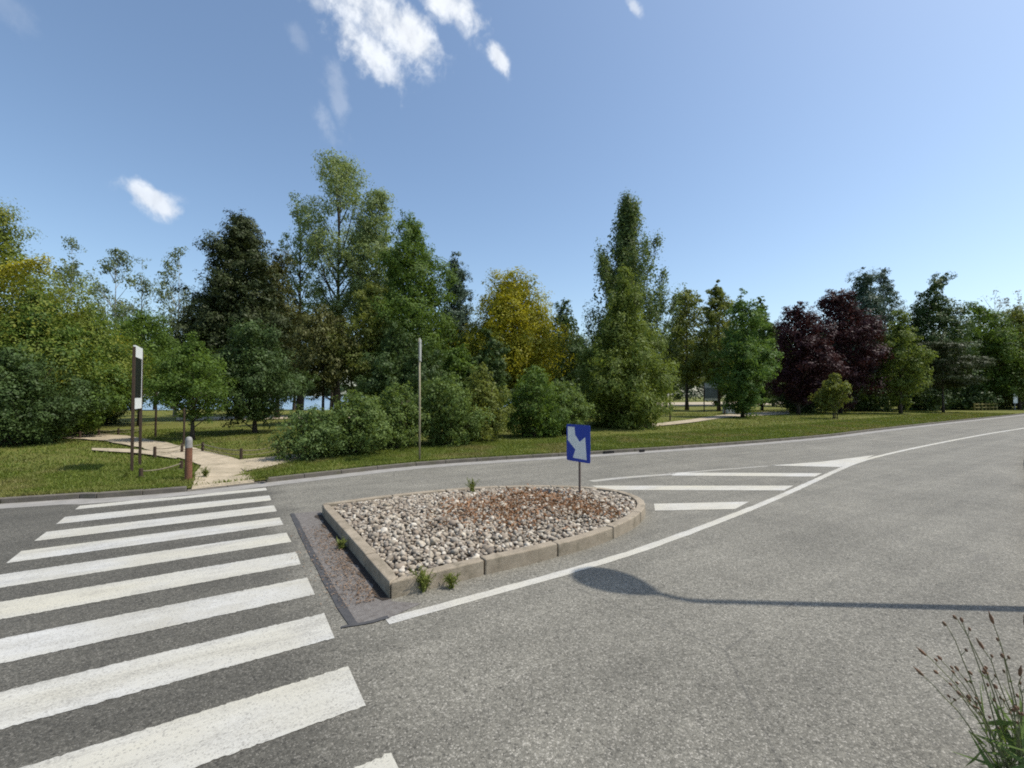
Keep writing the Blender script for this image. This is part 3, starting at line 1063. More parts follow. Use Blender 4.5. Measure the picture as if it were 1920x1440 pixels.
# dark soil at the foot of the side kerb, the kerb's shade painted in
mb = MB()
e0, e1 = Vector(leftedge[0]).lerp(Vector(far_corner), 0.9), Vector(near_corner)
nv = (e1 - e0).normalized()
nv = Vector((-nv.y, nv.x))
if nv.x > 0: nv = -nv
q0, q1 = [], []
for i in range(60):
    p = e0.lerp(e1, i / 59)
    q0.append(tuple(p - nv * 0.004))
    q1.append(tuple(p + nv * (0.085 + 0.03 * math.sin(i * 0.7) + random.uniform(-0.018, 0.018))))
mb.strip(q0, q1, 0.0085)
so2 = mb.build('soil_shade_strip', M['soil_shade'])
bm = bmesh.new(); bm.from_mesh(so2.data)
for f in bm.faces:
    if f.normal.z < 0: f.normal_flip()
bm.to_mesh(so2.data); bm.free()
tag(so2, 'dark soil with painted kerb shade along the side of the island', kind='structure')
# litter blown against the shaded side of the island
lt = []
a0, a1 = Vector(G(610, 985)), Vector(G(715, 1125))
for i in range(1900):
    t = rng.random() ** 0.8
    off = -abs(rng.normal(0, 0.20)) - 0.02
    p = a0.lerp(a1, t)
    nn = Vector((-(a1 - a0).y, (a1 - a0).x)).normalized()
    q = p + nn * (off if nn.x > 0 else -off)
    lt.append((q.x, q.y, 0.012 + 0.012 * rng.random()))
scatter_leaves('leaf_litter', np.array(lt), 0.022, M['litter'], 'brown leaf litter in the gutter of the island', 0.3)


# ------------------------------------------------------------------ keep-left style plate on the island
def keep_sign():
    bx_, by_ = G(1087, 921, 0.22)
    root = tag(empty('traffic_sign', (bx_, by_, 0.0)), 'blue square traffic sign with white bent arrow on a short brown post in the pebbles', 'road sign')
    mb = MB()
    mb.tube([(0, 0, 0.12), (0, 0, 1.42)], 0.022, 12)
    mb.build('post', M['metal_brown'], root, smooth=False)
    rz = math.radians(-53)
    W, Hh, zc = 0.62, 0.70, 1.13
    ca, sa = math.cos(rz), math.sin(rz)
    off = Vector((sa, -ca)) * 0.035            # towards the drivers
    def plate_pt(u, v, t):
        X = (u - 0.5) * W
        return (X * ca + off.x * (1 + t), X * sa + off.y * (1 + t), zc + (0.5 - v) * Hh)
    # rounded plate
    rr, prof = 0.05, []
    for (cx, cy, a0) in ((1 - rr, 1 - rr, 0), (rr, 1 - rr, 90), (rr, rr, 180), (1 - rr, rr, 270)):
        for q in range(5):
            t = math.radians(a0 + q * 22.5)
            prof.append((cx + rr * math.cos(t), cy + rr * math.sin(t)))
    def slab(poly, t0, t1, name, mat, parent):
        mb = MB()
        nn = len(poly)
        mb.v = [plate_pt(u, v, t0) for u, v in poly] + [plate_pt(u, v, t1) for u, v in poly]
        mb.f = [tuple(range(nn)), tuple(reversed(range(nn, 2 * nn)))] + [(q, nn + q, nn + (q + 1) % nn, (q + 1) % nn) for q in range(nn)]
        me = bpy.data.meshes.new(name)
        me.from_pydata(mb.v, [], mb.f)
        bm = bmesh.new(); bm.from_mesh(me)
        bmesh.ops.recalc_face_normals(bm, faces=bm.faces)
        bm.to_mesh(me); bm.free()
        return link_mesh(name, me, mat, parent)
    plate = slab(prof, 0.0, 0.18, 'plate', M['blue'], root)
    arrow = [(0.06, 0.07), (0.35, 0.07), (0.38, 0.28), (0.57, 0.46), (0.80, 0.32), (0.86, 0.92), (0.28, 0.91), (0.39, 0.68), (0.06, 0.44)]
    slab(arrow, 0.16, 0.25, 'arrow', M['white'], plate)
    for z in (0.95, 1.28):
        mb = MB()
        c = Vector((off.x * 0.55, off.y * 0.55))
        mb.box((c.x, c.y, z), (0.30, 0.03, 0.03), rz)
        mb.build('bracket', M['metal'], root)


keep_sign()


# ------------------------------------------------------------------ park board with two posts
def park_board():
    l, r = Vector(G(247, 884, 0.1)), Vector(G(262, 873, 0.1))
    root = tag(empty('park_board', (*((l + r) / 2), 0.1)), 'tall dark park notice board between two brown posts with white head and foot panels', 'notice board')
    rz = math.atan2((r - l).y, (r - l).x)
    half = (r - l).length / 2
    ca, sa = math.cos(rz), math.sin(rz)
    for s in (-1, 1):
        mb = MB()
        mb.box((ca * half * s, sa * half * s, 1.58 - (0.03 if s > 0 else 0)), (0.062, 0.062, 3.2), rz)
        mb.build('post', M['wood_dark'], root, bevel=0.008)
    W = 2 * half - 0.10
    def bar(name, z0, z1, mat, w=W, t=0.05, off=0.0, x=0.0):
        mb = MB()
        mb.box((ca * x - sa * off, sa * x + ca * off, (z0 + z1) / 2), (w, t, z1 - z0), rz)
        return mb.build(name, mat, root)
    bar('header_panel', 2.92, 3.22, M['white'])
    bar('footer_panel', 1.58, 1.86, M['white'])
    bar('notice_panel', 1.862, 2.918, M['black'], w=W - 0.10, t=0.03)
    for s in (-1, 1):
        bar('frame_rail', 1.862, 2.918, M['white'], w=0.024, t=0.04, x=s * (W / 2 - 0.013))


park_board()


# ------------------------------------------------------------------ bollard and low rails by the path
def bollard():
    x, y = G(353, 898, 0.1)
    root = tag(empty('bollard', (x, y, 0.1)), 'stout reddish brown wooden bollard with pale top at the path mouth', 'bollard')
    mb = MB()
    mb.tube([(0, 0, -0.05), (0, 0, 0.72)], [0.078, 0.072], 14)
    mb.build('post', M['wood_red'], root, smooth=False, bevel=0.006)
    mb = MB()
    mb.tube([(0, 0, 0.722), (0, 0, 0.90), (0, 0, 0.955), (0, 0, 0.975)], [0.074, 0.072, 0.055, 0.02], 14)
    mb.build('cap', M['cap_grey'], root, smooth=False)


M['cap_grey'] = simple_mat('cap_grey', (0.30, 0.29, 0.27), (0.20, 0.19, 0.175), 0.7, 9)
bollard()


def low_fence(px, label, h=0.32, sag=0.05, group='low rope fences beside the sandy path'):
    P = [Vector((*G(*q, 0.1), 0.1)) for q in px]
    o = P[0]
    root = tag(empty('low_fence', o), label, 'low fence', group)
    for p in P:
        mb = MB()
        q = p - o
        mb.tube([(q.x, q.y, -0.05), (q.x, q.y, h)], [0.045, 0.04], 8)
        mb.build('post', M['wood_dark'], root)
    mb = MB()
    for a, b in zip(P[:-1], P[1:]):
        a, b = a - o, b - o
        pts = [tuple(a.lerp(b, t) + Vector((0, 0, h - 0.06 - sag * 4 * t * (1 - t)))) for t in np.linspace(0, 1, 9)]
        mb.tube(pts, 0.016, 6)
        pts = [(p[0], p[1], p[2] - 0.13) for p in pts]
        mb.tube(pts, 0.012, 6)
    mb.build('rope', M['wood_grey'], root)


low_fence([(264, 896), (340, 880)], 'short low rope fence between the notice board and the bollard', 0.22)
low_fence([(290, 858), (341, 850), (380, 848), (452, 862), (520, 852)], 'low rope fence along the lawn edge beyond the bollard', 0.34)
low_fence([(75, 823), (150, 823), (185, 818), (222, 816), (262, 812)], 'low rope fence along the distant stretch of sandy path', 0.34)

# ------------------------------------------------------------------ slim sign post on the verge, seen from its side
x, y = G(787, 864, 0.1)
root = tag(empty('sign_post', (x, y, 0.1)), 'slim pale post on the verge carrying a narrow sign plate seen edge on', 'sign post')
mb = MB()
mb.tube([(0, 0, -0.05), (-0.01, 0, 1.8), (-0.03, 0, 3.62)], 0.029, 10)
mb.build('post', M['pole_pale'], root, smooth=True)
mb = MB()
mb.box((0.012, -0.035, 3.27), (0.60, 0.018, 0.66), math.radians(97))
mb.build('plate', M['plate_back'], root, bevel=0.004)
for z in (3.05, 3.48):
    mb = MB()
    mb.box((-0.018, -0.005, z), (0.10, 0.09, 0.03), math.radians(97))
    mb.build('clamp', M['metal'], root)


# ------------------------------------------------------------------ things far in the park
def far_board():
    d = 52
    s = d / F
    root = tag(empty('notice_board', ((1333 - CX) * s, d, 0.1)), 'small pale park notice board on two thin legs under the trees', 'notice board')
    mb = MB(); mb.box((0, 0, 3.0), (1.5, 0.08, 0.55)); mb.build('head_panel', M['plate_back'], root)
    mb = MB(); mb.box((0, 0, 2.12), (1.45, 0.06, 1.18)); mb.build('notice_panel', M['spg'], root)
    mb = MB(); mb.box((0, 0, 1.40), (1.5, 0.08, 0.24)); mb.build('foot_panel', M['stone_pale'], root)
    for sx in (-1, 1):
        mb = MB(); mb.box((sx * 0.80, 0, 1.62), (0.09, 0.09, 3.3)); mb.build('leg', M['wood_dark'], root)


M['spg'] = simple_mat('board_grey', (0.16, 0.18, 0.17), (0.07, 0.08, 0.075), 0.6, 1.6)
far_board()

d = 47; s = d / F
root = tag(empty('stone_block', ((1366 - CX) * s, d, 0.1)), 'pale squared stone block beside the trunk of the bright green tree', 'stone block')
mb = MB(); mb.box((0, 0, 0.42), (1.0, 0.7, 0.84), 0.2, top=0.94); mb.build('block', M['stone_pale'], root, bevel=0.03)
mb = MB(); mb.box((0, 0, 0.88), (1.08, 0.78, 0.09), 0.2); mb.build('cap_stone', M['stone_pale'], root, bevel=0.02)


def stake(px, d, top, label, cat, mat, r=0.05, name='stake'):
    s = d / F
    z = CAMH + (HOR - top) * s - 0.1
    mb = MB()
    mb.tube([(0, 0, -0.05), (0.01, 0, z * 0.6), (0, 0, z - 0.04), (0, 0, z)], [r, r * 0.95, r * 0.9, r * 0.5], 8)
    o = mb.build(name, M[mat])
    o.location = ((px - CX) * s, d, 0.1)
    return tag(o, label, cat)


stake(1256, 34, 735, 'thin dark stake on the grass just beyond the willowy tree', 'stake', 'wood_dark', 0.055)
stake(1358, 43, 768, 'short dark stake in front of the pale stone block', 'stake', 'wood_dark', 0.07)
stake(293, 21, 735, 'thin dark pole on the lawn beyond the notice board', 'pole', 'wood_dark', 0.045, 'pole')
stake(346, 17.2, 765, 'thin dark pole standing behind the reddish bollard', 'pole', 'wood_dark', 0.035, 'pole')


def picket_rail():
    d = 56; s = d / F
    x0 = (1826 - CX) * s
    root = tag(empty('rail_fence', (x0, d, 0.1)), 'low yellowish wooden rail fence under the dark trees by the road bend', 'fence')
    n = 7
    L = (1892 - 1826) * s
    for i in range(n):
        mb = MB(); mb.box((L * i / (n - 1), 0.25 * i, 0.45), (0.16, 0.14, 1.0)); mb.build('post', M['wood_yellow'], root)
    for z in (0.35, 0.75):
        mb = MB(); mb.tube([(0, -0.1, z), (L, 0.25 * (n - 1) - 0.1, z)], 0.06, 8); mb.build('rail', M['wood_yellow'], root)


picket_rail()
for px, d, top, lab in ((1768, 57, 738, 'white marker panel on a post between two dark trunks'), (1902, 58, 737, 'white marker panel on a post beyond the low rail fence')):
    s = d / F
    root = tag(empty('marker_post', ((px - CX) * s, d, 0.1)), lab, 'marker post')
    mb = MB(); mb.tube([(0, 0, -0.05), (0, 0, 2.0)], 0.05, 8); mb.build('post', M['metal'], root)
    mb = MB(); mb.box((0, -0.08, 1.45), (0.75, 0.04, 1.15), 0.25); mb.build('panel', M['white'], root, bevel=0.01)

# kerb inlets
for i, (px, py) in enumerate(((1141, 850.5), (1203, 848))):
    p = Vector(G(px, py))
    t = Vector(G(px + 20, py - 1.4)) - p
    rz = math.atan2(t.y, t.x)
    mb = MB(); mb.box((p.x + 0.012, p.y - 0.006, 0.055), (0.42 if i == 0 else 0.2, 0.06, 0.085), rz)
    tag(mb.build('drain_inlet', M['hole']), ('wide dark drain opening in the kerb beyond the blue sign', 'narrow dark drain opening in the kerb beyond the hatching')[i], 'drain')

# ------------------------------------------------------------------ the street lamp that throws the long shadow
def street_lamp():
    hN = 7.6
    run = hN / math.tan(SUN_EL)
    tip = Vector(G(1290, 1127))
    base = tip + Vector((sun_h.x, sun_h.y)) * run
    headend = Vector(G(1085, 1070)) + Vector((sun_h.x, sun_h.y)) * run
    root = tag(empty('street_lamp', (base.x, base.y, 0.12)), 'tall grey street lamp on the pavement whose shadow crosses the road', 'street lamp')
    mb = MB(); mb.tube([(0, 0, -0.1), (0, 0, 0.9), (0, 0, hN - 0.3)], [0.075, 0.068, 0.048], 14); mb.build('pole', M['metal'], root, smooth=True)
    mb = MB(); mb.box((0, 0, 0.015), (0.34, 0.34, 0.03)); mb.build('base_plate', M['metal'], root)
    v = headend - base
    L = v.length
    dx, dy = v.x / L, v.y / L
    mb = MB()
    P = lambda q, z: (dx * q, dy * q, z)
    mb.tube([(0, 0, hN - 0.35), P(0.03, hN - 0.18), P(0.14, hN - 0.10), P(0.34, hN - 0.07)], [0.05, 0.046, 0.042, 0.04], 10); mb.build('arm', M['metal'], root, smooth=True)
    # head: a flat drop-shaped shell
    from mathutils import Matrix
    ws = [(0.26, 0.05), (0.36, 0.13), (0.5, 0.22), (0.68, 0.29), (0.88, 0.31), (1.05, 0.28), (1.18, 0.20), (L, 0.05)]
    mb = MB()
    m = 12
    for q, wd in ws:
        for e in range(m):
            t = 2 * PI * e / m
            yy, zz_ = wd * math.cos(t), (0.10 if math.sin(t) > 0 else 0.06) * math.sin(t) * (wd / 0.31) ** 0.5
            mb.v.append((dx * q - dy * yy, dy * q + dx * yy, hN - 0.06 + zz_))
    for j in range(len(ws) - 1):
        for e in range(m):
            e2 = (e + 1) % m
            mb.f.append((j * m + e, j * m + e2, (j + 1) * m + e2, (j + 1) * m + e))
    mb.f += [tuple(reversed(range(m))), tuple(range((len(ws) - 1) * m, len(ws) * m))]
    hd = mb.build('lamp_head', M['metal'], root, smooth=True)
    mb = MB(); mb.ball(P(0.86, hN - 0.115), (0.22, 0.22, 0.06), 12, 6); mb.build('lamp_glass', M['glass'], hd, smooth=True)


street_lamp()


# ------------------------------------------------------------------ paths
def path_strip(a, b, label, z=0.145, mat='path'):
    mb = MB()
    A = smooth_line([G(*q, 0.1) for q in a], 0.4)
    B = smooth_line([G(*q, 0.1) for q in b], 0.4)
    ramp = label.startswith('sandy')
    n = 40
    pick = lambda L: [L[min(len(L) - 1, int(round(i * (len(L) - 1) / n)))] for i in range(n + 1)]
    A, B = pick(A), pick(B)
    wob = lambda L, f: [(p[0] + 0.06 * math.sin(i * 0.9 + f) + 0.03 * math.sin(i * 2.1 + 2 * f), p[1] + 0.05 * math.sin(i * 1.3 + f)) for i, p in enumerate(L)]
    if ramp: A, B = wob(A, 1.0), wob(B, 2.4)
    mb.strip(A, B, z)
    if ramp:
        for q in range(2 * n + 2):
            mb.v[q] = (*mb.v[q][:2], 0.03 + (z - 0.03) * min(1.0, (q % (n + 1)) / 5))
    bm = bmesh.new()
    o = mb.build('path', M[mat])
    bm.from_mesh(o.data); bmesh.ops.recalc_face_normals(bm, faces=bm.faces)
    for f in bm.faces:
        if f.normal.z < 0: f.normal_flip()
    bm.to_mesh(o.data); bm.free()
    tag(o, label, kind='structure')
    return A, B


PATHS = []
PATHS.append(path_strip([(350, 912), (376, 880), (352, 866), (300, 850), (235, 836), (170, 826), (60, 822)],
                        [(474, 899), (478, 882), (440, 862), (378, 846), (300, 830), (215, 817), (60, 812)], 'sandy footpath leaving the road by the bollard', 0.150))
PATHS.append(path_strip([(460, 884), (500, 877), (545, 866), (600, 853)], [(425, 865), (465, 861), (520, 856), (600, 848)], 'narrow sandy branch of the footpath running to the shrubs', 0.118))
PATHS.append(path_strip([(172, 846), (215, 849), (260, 852), (330, 862)], [(172, 842), (215, 843), (262, 845), (345, 854)], 'thin pale path crossing the lawn behind the notice board', 0.143))
PATHS.append(path_strip([(330, 789), (500, 787), (680, 784)], [(330, 784), (500, 781), (680, 778)], 'pale straight path far back on the lawn', 0.148))
PATHS.append(path_strip([(1180, 805), (1290, 794), (1372, 783), (1480, 777)], [(1180, 801), (1290, 788), (1372, 777), (1480, 771)], 'pale path behind the verge near the stone block', 0.148))
PATHS.append(path_strip([(1180, 763), (1290, 761), (1480, 759)], [(1180, 757), (1290, 754.5), (1480, 753)], 'pale path far behind the trees past the verge', 0.17))

# ------------------------------------------------------------------ grass blades
def blades():
    rng = np.random.default_rng(5)
    K = np.array(kl)
    seg = np.array([q for q in range(len(K) - 1) if -16 < K[q, 0] < 50])
    N = 380000
    wgt = 1 / (4 + np.hypot(K[seg, 0], K[seg, 1])) ** 1.3 * np.linalg.norm(K[seg + 1] - K[seg], axis=1)
    i = rng.choice(seg, N, p=wgt / wgt.sum())
    t = rng.random(N)[:, None]
    base = K[i] * (1 - t) + K[i + 1] * t
    out = np.where(rng.random(N) < 0.55, rng.random(N) * 4.5, rng.random(N) ** 1.4 * 20)
    out[rng.random(N) < 0.10] *= 0.05
    thin = (out > 0.55) | (rng.random(N) < 0.45)
    base, out = base[thin], out[thin]
    p = base + out[:, None] * np.array(DIRL)[None]
    for A, B in PATHS:
        poly = list(A) + list(reversed(B))
        p = p[poly_dist(p, poly) < 0.015 + 0.28 * rng.random(len(p)) ** 4]
    # worn ground has fewer blades
    worn = np.sin(p[:, 0] * 1.1 + 1) * np.sin(p[:, 1] * 1.7) + 0.6 * np.sin(p[:, 0] * 3.1 + p[:, 1] * 2.3)
    p = p[rng.random(len(p)) > np.clip(worn * 0.5, 0, 0.7)]
    n = len(p)
    dist = np.hypot(p[:, 0], p[:, 1])
    h = (0.035 + 0.050 * rng.random(n) ** 2) * (1 + 0.010 * dist)
    wd = 0.005 + 0.0006 * dist
    a = rng.random(n) * 2 * PI
    side = np.stack([np.cos(a), np.sin(a), np.zeros(n)], 1) * wd[:, None]
    tip = np.stack([rng.normal(0, 0.5, n) * h, rng.normal(0, 0.5, n) * h, h], 1)
    b = np.stack([p[:, 0], p[:, 1], np.full(n, 0.085)], 1)
    V = np.stack([b - side, b + side, b + tip], 1).reshape(-1, 3)
    me = np_mesh('grass', V, tris=np.arange(3 * n).reshape(n, 3))
    tag(link_mesh('grass', me, LEAF['blade']), 'short dry grass blades over the verge and lawn', kind='stuff')


blades()


# ------------------------------------------------------------------ weeds
def weed(x, y, z, h, nst, label, seed, group=None, spread=0.6, name='weed'):
    r = np.random.default_rng(seed)
    root = tag(empty(name, (x, y, z)), label, 'weed', group)
    mb = MB()
    P, N_, T, L = [], [], [], []
    for i in range(nst):
        a, q = r.random() * 2 * PI, spread * h * r.random()
        hh = h * r.uniform(0.5, 1)
        pts = [(0.02 * math.cos(a), 0.02 * math.sin(a), 0), (q * 0.35 * math.cos(a), q * 0.35 * math.sin(a), hh * 0.55), (q * math.cos(a), q * math.sin(a), hh)]
        mb.tube(pts, [0.005, 0.004, 0.0025], 4, cap=False)
        for j in range(9):
            t = r.uniform(0.1, 1)
            c = np.array(pts[0]) * (1 - t) ** 2 + np.array(pts[1]) * 2 * t * (1 - t) + np.array(pts[2]) * t * t
            dr = r.normal(0, 1, 3) + np.array([0, 0, 0.6])
            dr /= np.linalg.norm(dr)
            P.append(c + dr * 0.03); T.append(dr); N_.append(r.normal(0, 1, 3) + np.array([0, 0, 0.6])); L.append(r.uniform(0.05, 0.10))
    mb.build('stems', LEAF['olive'], root)
    L = np.array(L)
    link_mesh('leaves', leaf_mesh('leaves', np.array(P), np.array(N_), np.array(T), L, L * 0.16), LEAF['olive'], root)


x, y = G(795, 1108); weed(x, y, 0, 0.27, 22, 'green weed tuft at the near corner of the island kerb', 1)
x, y = G(846, 1103); weed(x, y, 0, 0.16, 12, 'small dark weed beside the larger tuft at the island kerb', 2)
x, y = G(885, 922, 0.2); weed(x, y, 0.18, 0.26, 22, 'green weed tuft on the far rim of the island pebbles', 3)
x, y = G(640, 1030); weed(x, y, 0, 0.14, 10, 'tiny weed in the shade of the island side kerb', 4)
x, y = G(385, 893, .1); weed(x, y, 0.1, 0.22, 22, 'grass tuft on the sand next to the bollard', 6)
for i, (px, py) in enumerate(((236, 895), (500, 898))):
    x, y = G(px, py, .1)
    weed(x, y, 0.1, 0.16, 12, ('low weed at the foot of the notice board posts', 'low weed where the lawn meets the sandy path mouth')[i], 20 + i)


def tall_plant():
    """the wiry flowering plant by the near kerb"""
    r = np.random.default_rng(42)
    d0 = 2.32
    bx, by = (1895 - CX) / F * d0, d0
    root = tag(empty('wild_plant', (bx, by, 0.0)), 'tall wiry wild plant with reddish brown seed heads at the near kerb', 'plant')
    st, bud, heads = MB(), MB(), []
    P, N_, T, L = [], [], [], []
    def at(px, py, dd):
        v = ray(px, py)
        t = dd / v.y
        return np.array([v.x * t - bx, v.y * t - by, CAMH + v.z * t])
    tips = [(1735, 1228, 2.25, 1), (1730, 1266, 2.3, 1), (1764, 1236, 2.35, 0), (1772, 1172, 2.3, 0), (1792, 1160, 2.35, 0), (1804, 1165, 2.3, 0), (1862, 1168, 2.2, 1), (1843, 1215, 2.25, 1), (1880, 1232, 2.2, 0), (1848, 1258, 2.3, 0),
            (1757, 1262, 2.3, 0), (1796, 1256, 2.4, 0), (1800, 1302, 2.3, 0), (1818, 1308, 2.25, 0), (1868, 1290, 2.2, 0), (1912, 1266, 2.2, 1), (1925, 1180, 2.3, 1), (1935, 1240, 2.3, 1), (1905, 1330, 2.2, 0)]
    for i, (px, py, dd, long_) in enumerate(tips):
        e = at(px, py, dd)
        b0 = np.array([r.normal(0, 0.03), r.normal(0, 0.03), 0.0])
        m = b0 * 0.45 + e * 0.55 + np.array([0.05 + 0.02 * r.normal(), 0.02 * r.normal(), 0.10])
        pts = []
        for t in np.linspace(0, 1, 9):
            pts.append(tuple(b0 * (1 - t) ** 2 + m * 2 * t * (1 - t) + e * t * t + r.normal(0, 0.003, 3)))
        st.tube(pts, list(np.linspace(0.0042, 0.0017, 9)), 5, cap=False)
        dr = Vector(e - np.array(pts[-2])).normalized()
        R_ = dr.to_track_quat('Z', 'Y').to_matrix()
        if long_:
            hd = MB()
            heads.append(hd)
            hd.ball(e + np.array(dr) * 0.022, (0.0075, 0.0075, 0.030), 7, 6, R_)
            hd.tube([tuple(e + np.array(dr) * 0.045), tuple(e + np.array(dr) * 0.068)], [0.004, 0.0012], 5)
        else:
            bud.ball(e + np.array(dr) * 0.008, (0.0075, 0.0075, 0.014), 7, 6, R_)
        # side buds on short stalks
        for q in range(3):
            t = r.uniform(0.45, 0.92)
            c = b0 * (1 - t) ** 2 + m * 2 * t * (1 - t) + e * t * t
            f = c + np.array([r.normal(0, 0.022), r.normal(0, 0.015), 0.02 + 0.02 * r.random()])
            st.tube([tuple(c), tuple(f)], [0.0018, 0.0013], 4, cap=False)
            bud.ball(f, (0.006, 0.006, 0.011), 6, 5, R_)
        for q in range(8):
            t = r.uniform(0.05, 0.6)
            c = b0 * (1 - t) ** 2 + m * 2 * t * (1 - t) + e * t * t
            v = r.normal(0, 1, 3) * np.array([1, 1, 0.5]) + np.array([0, 0, 0.8])
            v /= np.linalg.norm(v)
            ln = r.uniform(0.05, 0.13) * (1 - t * 0.7)
            P.append(c + v * ln * 0.5); T.append(v); N_.append(r.normal(0, 1, 3)); L.append(ln)
    # leafy base with long narrow leaves
    for i in range(85):
        a = r.random() * 2 * PI
        v = np.array([math.cos(a) * 0.5, math.sin(a) * 0.5, r.uniform(0.5, 1.4)])
        v /= np.linalg.norm(v)
        ln = r.uniform(0.12, 0.34)
        c = np.array([r.normal(0, 0.075), r.normal(0, 0.06), r.uniform(0.0, 0.34)])
        P.append(c + v * ln * 0.5); T.append(v); N_.append(r.normal(0, 1, 3)); L.append(ln)
    st.build('stems', M['stemg'], root, smooth=True)
    for b_ in heads: b_.build('seed_head', M['budb'], root, smooth=True)
    bud.build('buds', M['budb'], root, smooth=True)['kind'] = 'stuff'
    L = np.array(L)
    link_mesh('leaves', leaf_mesh('leaves', np.array(P), np.array(N_), np.array(T), L, L * 0.09), LEAF['weed'], root)


M['stemg'] = simple_mat('plant_stem', (0.20, 0.20, 0.10), (0.13, 0.145, 0.06), 0.7, 20)
M['budb'] = simple_mat('seed_head', (0.20, 0.10, 0.06), (0.10, 0.075, 0.04), 0.8, 30)
tall_plant()

# ------------------------------------------------------------------ trees: left part of the park
T_ = place_tree
edge_tree = T_('broadleaf_tree', 'tall yellow tinged tree at the edge of the park whose gold branch sticks out', 'tree', -25, 21, 398, 770, 215, 'goldtip', p=0.22, a=0.5, b=0.85, ascend=0.4, nbr=120, msub=8, dens=4.2)
T_('broadleaf_tree', 'green bushy tree at the edge of the park with leaves almost down to the grass', 'tree', 60, 20.0, 560, 815, 125, 'broad', p=0.34, a=0.25, b=0.6, ascend=0.4, nbr=150, msub=8, dens=6.0, leaf=0.12, lobe=0.22)
T_('broadleaf_tree', 'dark low tree behind the notice board next to the bushy one', 'tree', 150, 22.5, 575, 800, 90, 'broad', p=0.4, a=0.4, b=0.6, nbr=70, dens=4.5)


def gold_bough():
    r = np.random.default_rng(9)
    y0 = edge_tree.location.y - 2.2
    def at(px, py):
        v = ray(px, py)
        t = y0 / v.y
        return np.array([v.x * t, y0, CAMH + v.z * t]) - np.array(edge_tree.location)
    a, m, e = at(-120, 560), at(-20, 505), at(92, 484)
    N = 2600
    t = r.random(N) ** 0.7
    c = a * ((1 - t) ** 2)[:, None] + m * (2 * t * (1 - t))[:, None] + e * (t ** 2)[:, None]
    drop = r.random(N) ** 1.6 * 0.75 * np.abs(np.sin(t * 17 + 1)) ** 0.6
    P = c + r.normal(0, 0.11, (N, 3)) - np.stack([np.zeros(N), np.zeros(N), drop], 1)
    L = 0.10 * (0.6 + 0.8 * r.random(N))
    link_mesh('bough', leaf_mesh('bough', P, r.normal(0, 0.6, (N, 3)) + np.array([0.3, -0.2, 0.7]), r.normal(0, 1, (N, 3)) - np.array([0, 0, 0.8]), L, L * 0.5), LEAF['bough'], edge_tree)
    mb = MB()
    tt = np.linspace(0, 0.97, 9)
    mb.tube([tuple(a * (1 - q) ** 2 + m * 2 * q * (1 - q) + e * q * q) for q in tt], list(np.linspace(0.05, 0.012, 9)), 6)
    mb.build('limb', M['bark'], edge_tree, smooth=True)


LEAF['bough'] = leaf_mat('leaf_bough', (0.220, 0.215, 0.016), (0.520, 0.470, 0.045), 0.42, 2.0)
gold_bough()
bk = dict(core_fill=0, plume=True, p=0.45, a=0.7, b=0.7, ascend=1.1, nbr=42, msub=6, dens=1.15, hang=0.5, bark='bark_pale', group='thin birches against the sky', clump=0.26, sub=0.42, tr=0.13)
T_('birch_tree', 'sparse birch with pale stem standing next to the yellow tinged tree', 'tree', 128, 42, 446, 680, 38, 'birch', **bk)
T_('birch_tree', 'sparse birch with a broad ragged head above the notice board', 'tree', 212, 41, 458, 690, 44, 'birch', **bk)
T_('birch_tree', 'slender birch half hidden between the two broader birches', 'tree', 262, 44, 482, 690, 28, 'birch', **bk)
T_('birch_tree', 'sparse birch standing alone beside the dark pine', 'tree', 328, 41, 458, 690, 42, 'birch', **bk)
T_('broadleaf_tree', 'mid green tree with thin trunk under the birches', 'tree', 262, 29, 578, 735, 78, 'broad', p=0.4, a=0.5, b=0.6, nbr=60, dens=3.6, tr=0.10)
T_('broadleaf_tree', 'small round tree with bare lower trunk behind the bollard', 'tree', 362, 19.6, 628, 785, 66, 'broad', p=0.4, a=0.5, b=0.6, nbr=60, dens=3.8, tr=0.09)
T_('broadleaf_tree', 'low dark round tree on the lawn under the big pine', 'tree', 478, 23, 592, 790, 82, 'deep', p=0.4, a=0.45, b=0.55, nbr=70, dens=4.6, tr=0.11)
T_('pine_tree', 'big dark pine with a pointed crown', 'tree', 448, 36, 402, 690, 96, 'pine', p=0.20, a=0.4, b=0.66, ascend=0.4, nbr=190, msub=7, dens=8.0, leaf=0.17, aspect=0.42, squash=0.8, tr=0.24, lobe=0.27)
T_('larch_tree', 'brownish green conifer leaning against the big dark pine', 'tree', 520, 37.5, 462, 735, 56, 'brown', p=0.35, a=0.4, b=0.7, ascend=0.3, nbr=80, dens=4.5, leaf=0.19, aspect=0.3)
asp = dict(core_fill=0, plume=True, ascend=1.25, dens=3.0, nbr=95, msub=8, bark='bark', group='tall aspens over the park', hang=0.25, gap=0.15)
T_('aspen_tree', 'tallest aspen of all with light airy top', 'tree', 632, 42, 284, 640, 78, 'aspen', p=0.72, a=0.6, b=0.55, **asp)
T_('aspen_tree', 'slim thin aspen just beside the big dark pine', 'tree', 560, 43, 372, 660, 32, 'aspen', p=0.7, a=0.7, b=0.6, **{**asp, 'dens': 1.9, 'nbr': 50})
T_('aspen_tree', 'fuller yellow green aspen sloping down from the tallest one', 'tree', 705, 41, 346, 680, 56, 'aspen', p=0.6, a=0.6, b=0.6, **{**asp, 'dens': 4.5, 'gap': 0})
T_('broadleaf_tree', 'green pointed broadleaf tree directly behind the slim sign post', 'tree', 772, 32, 402, 730, 90, 'broad', p=0.35, a=0.5, b=0.72, ascend=0.7, nbr=110, dens=4.6)
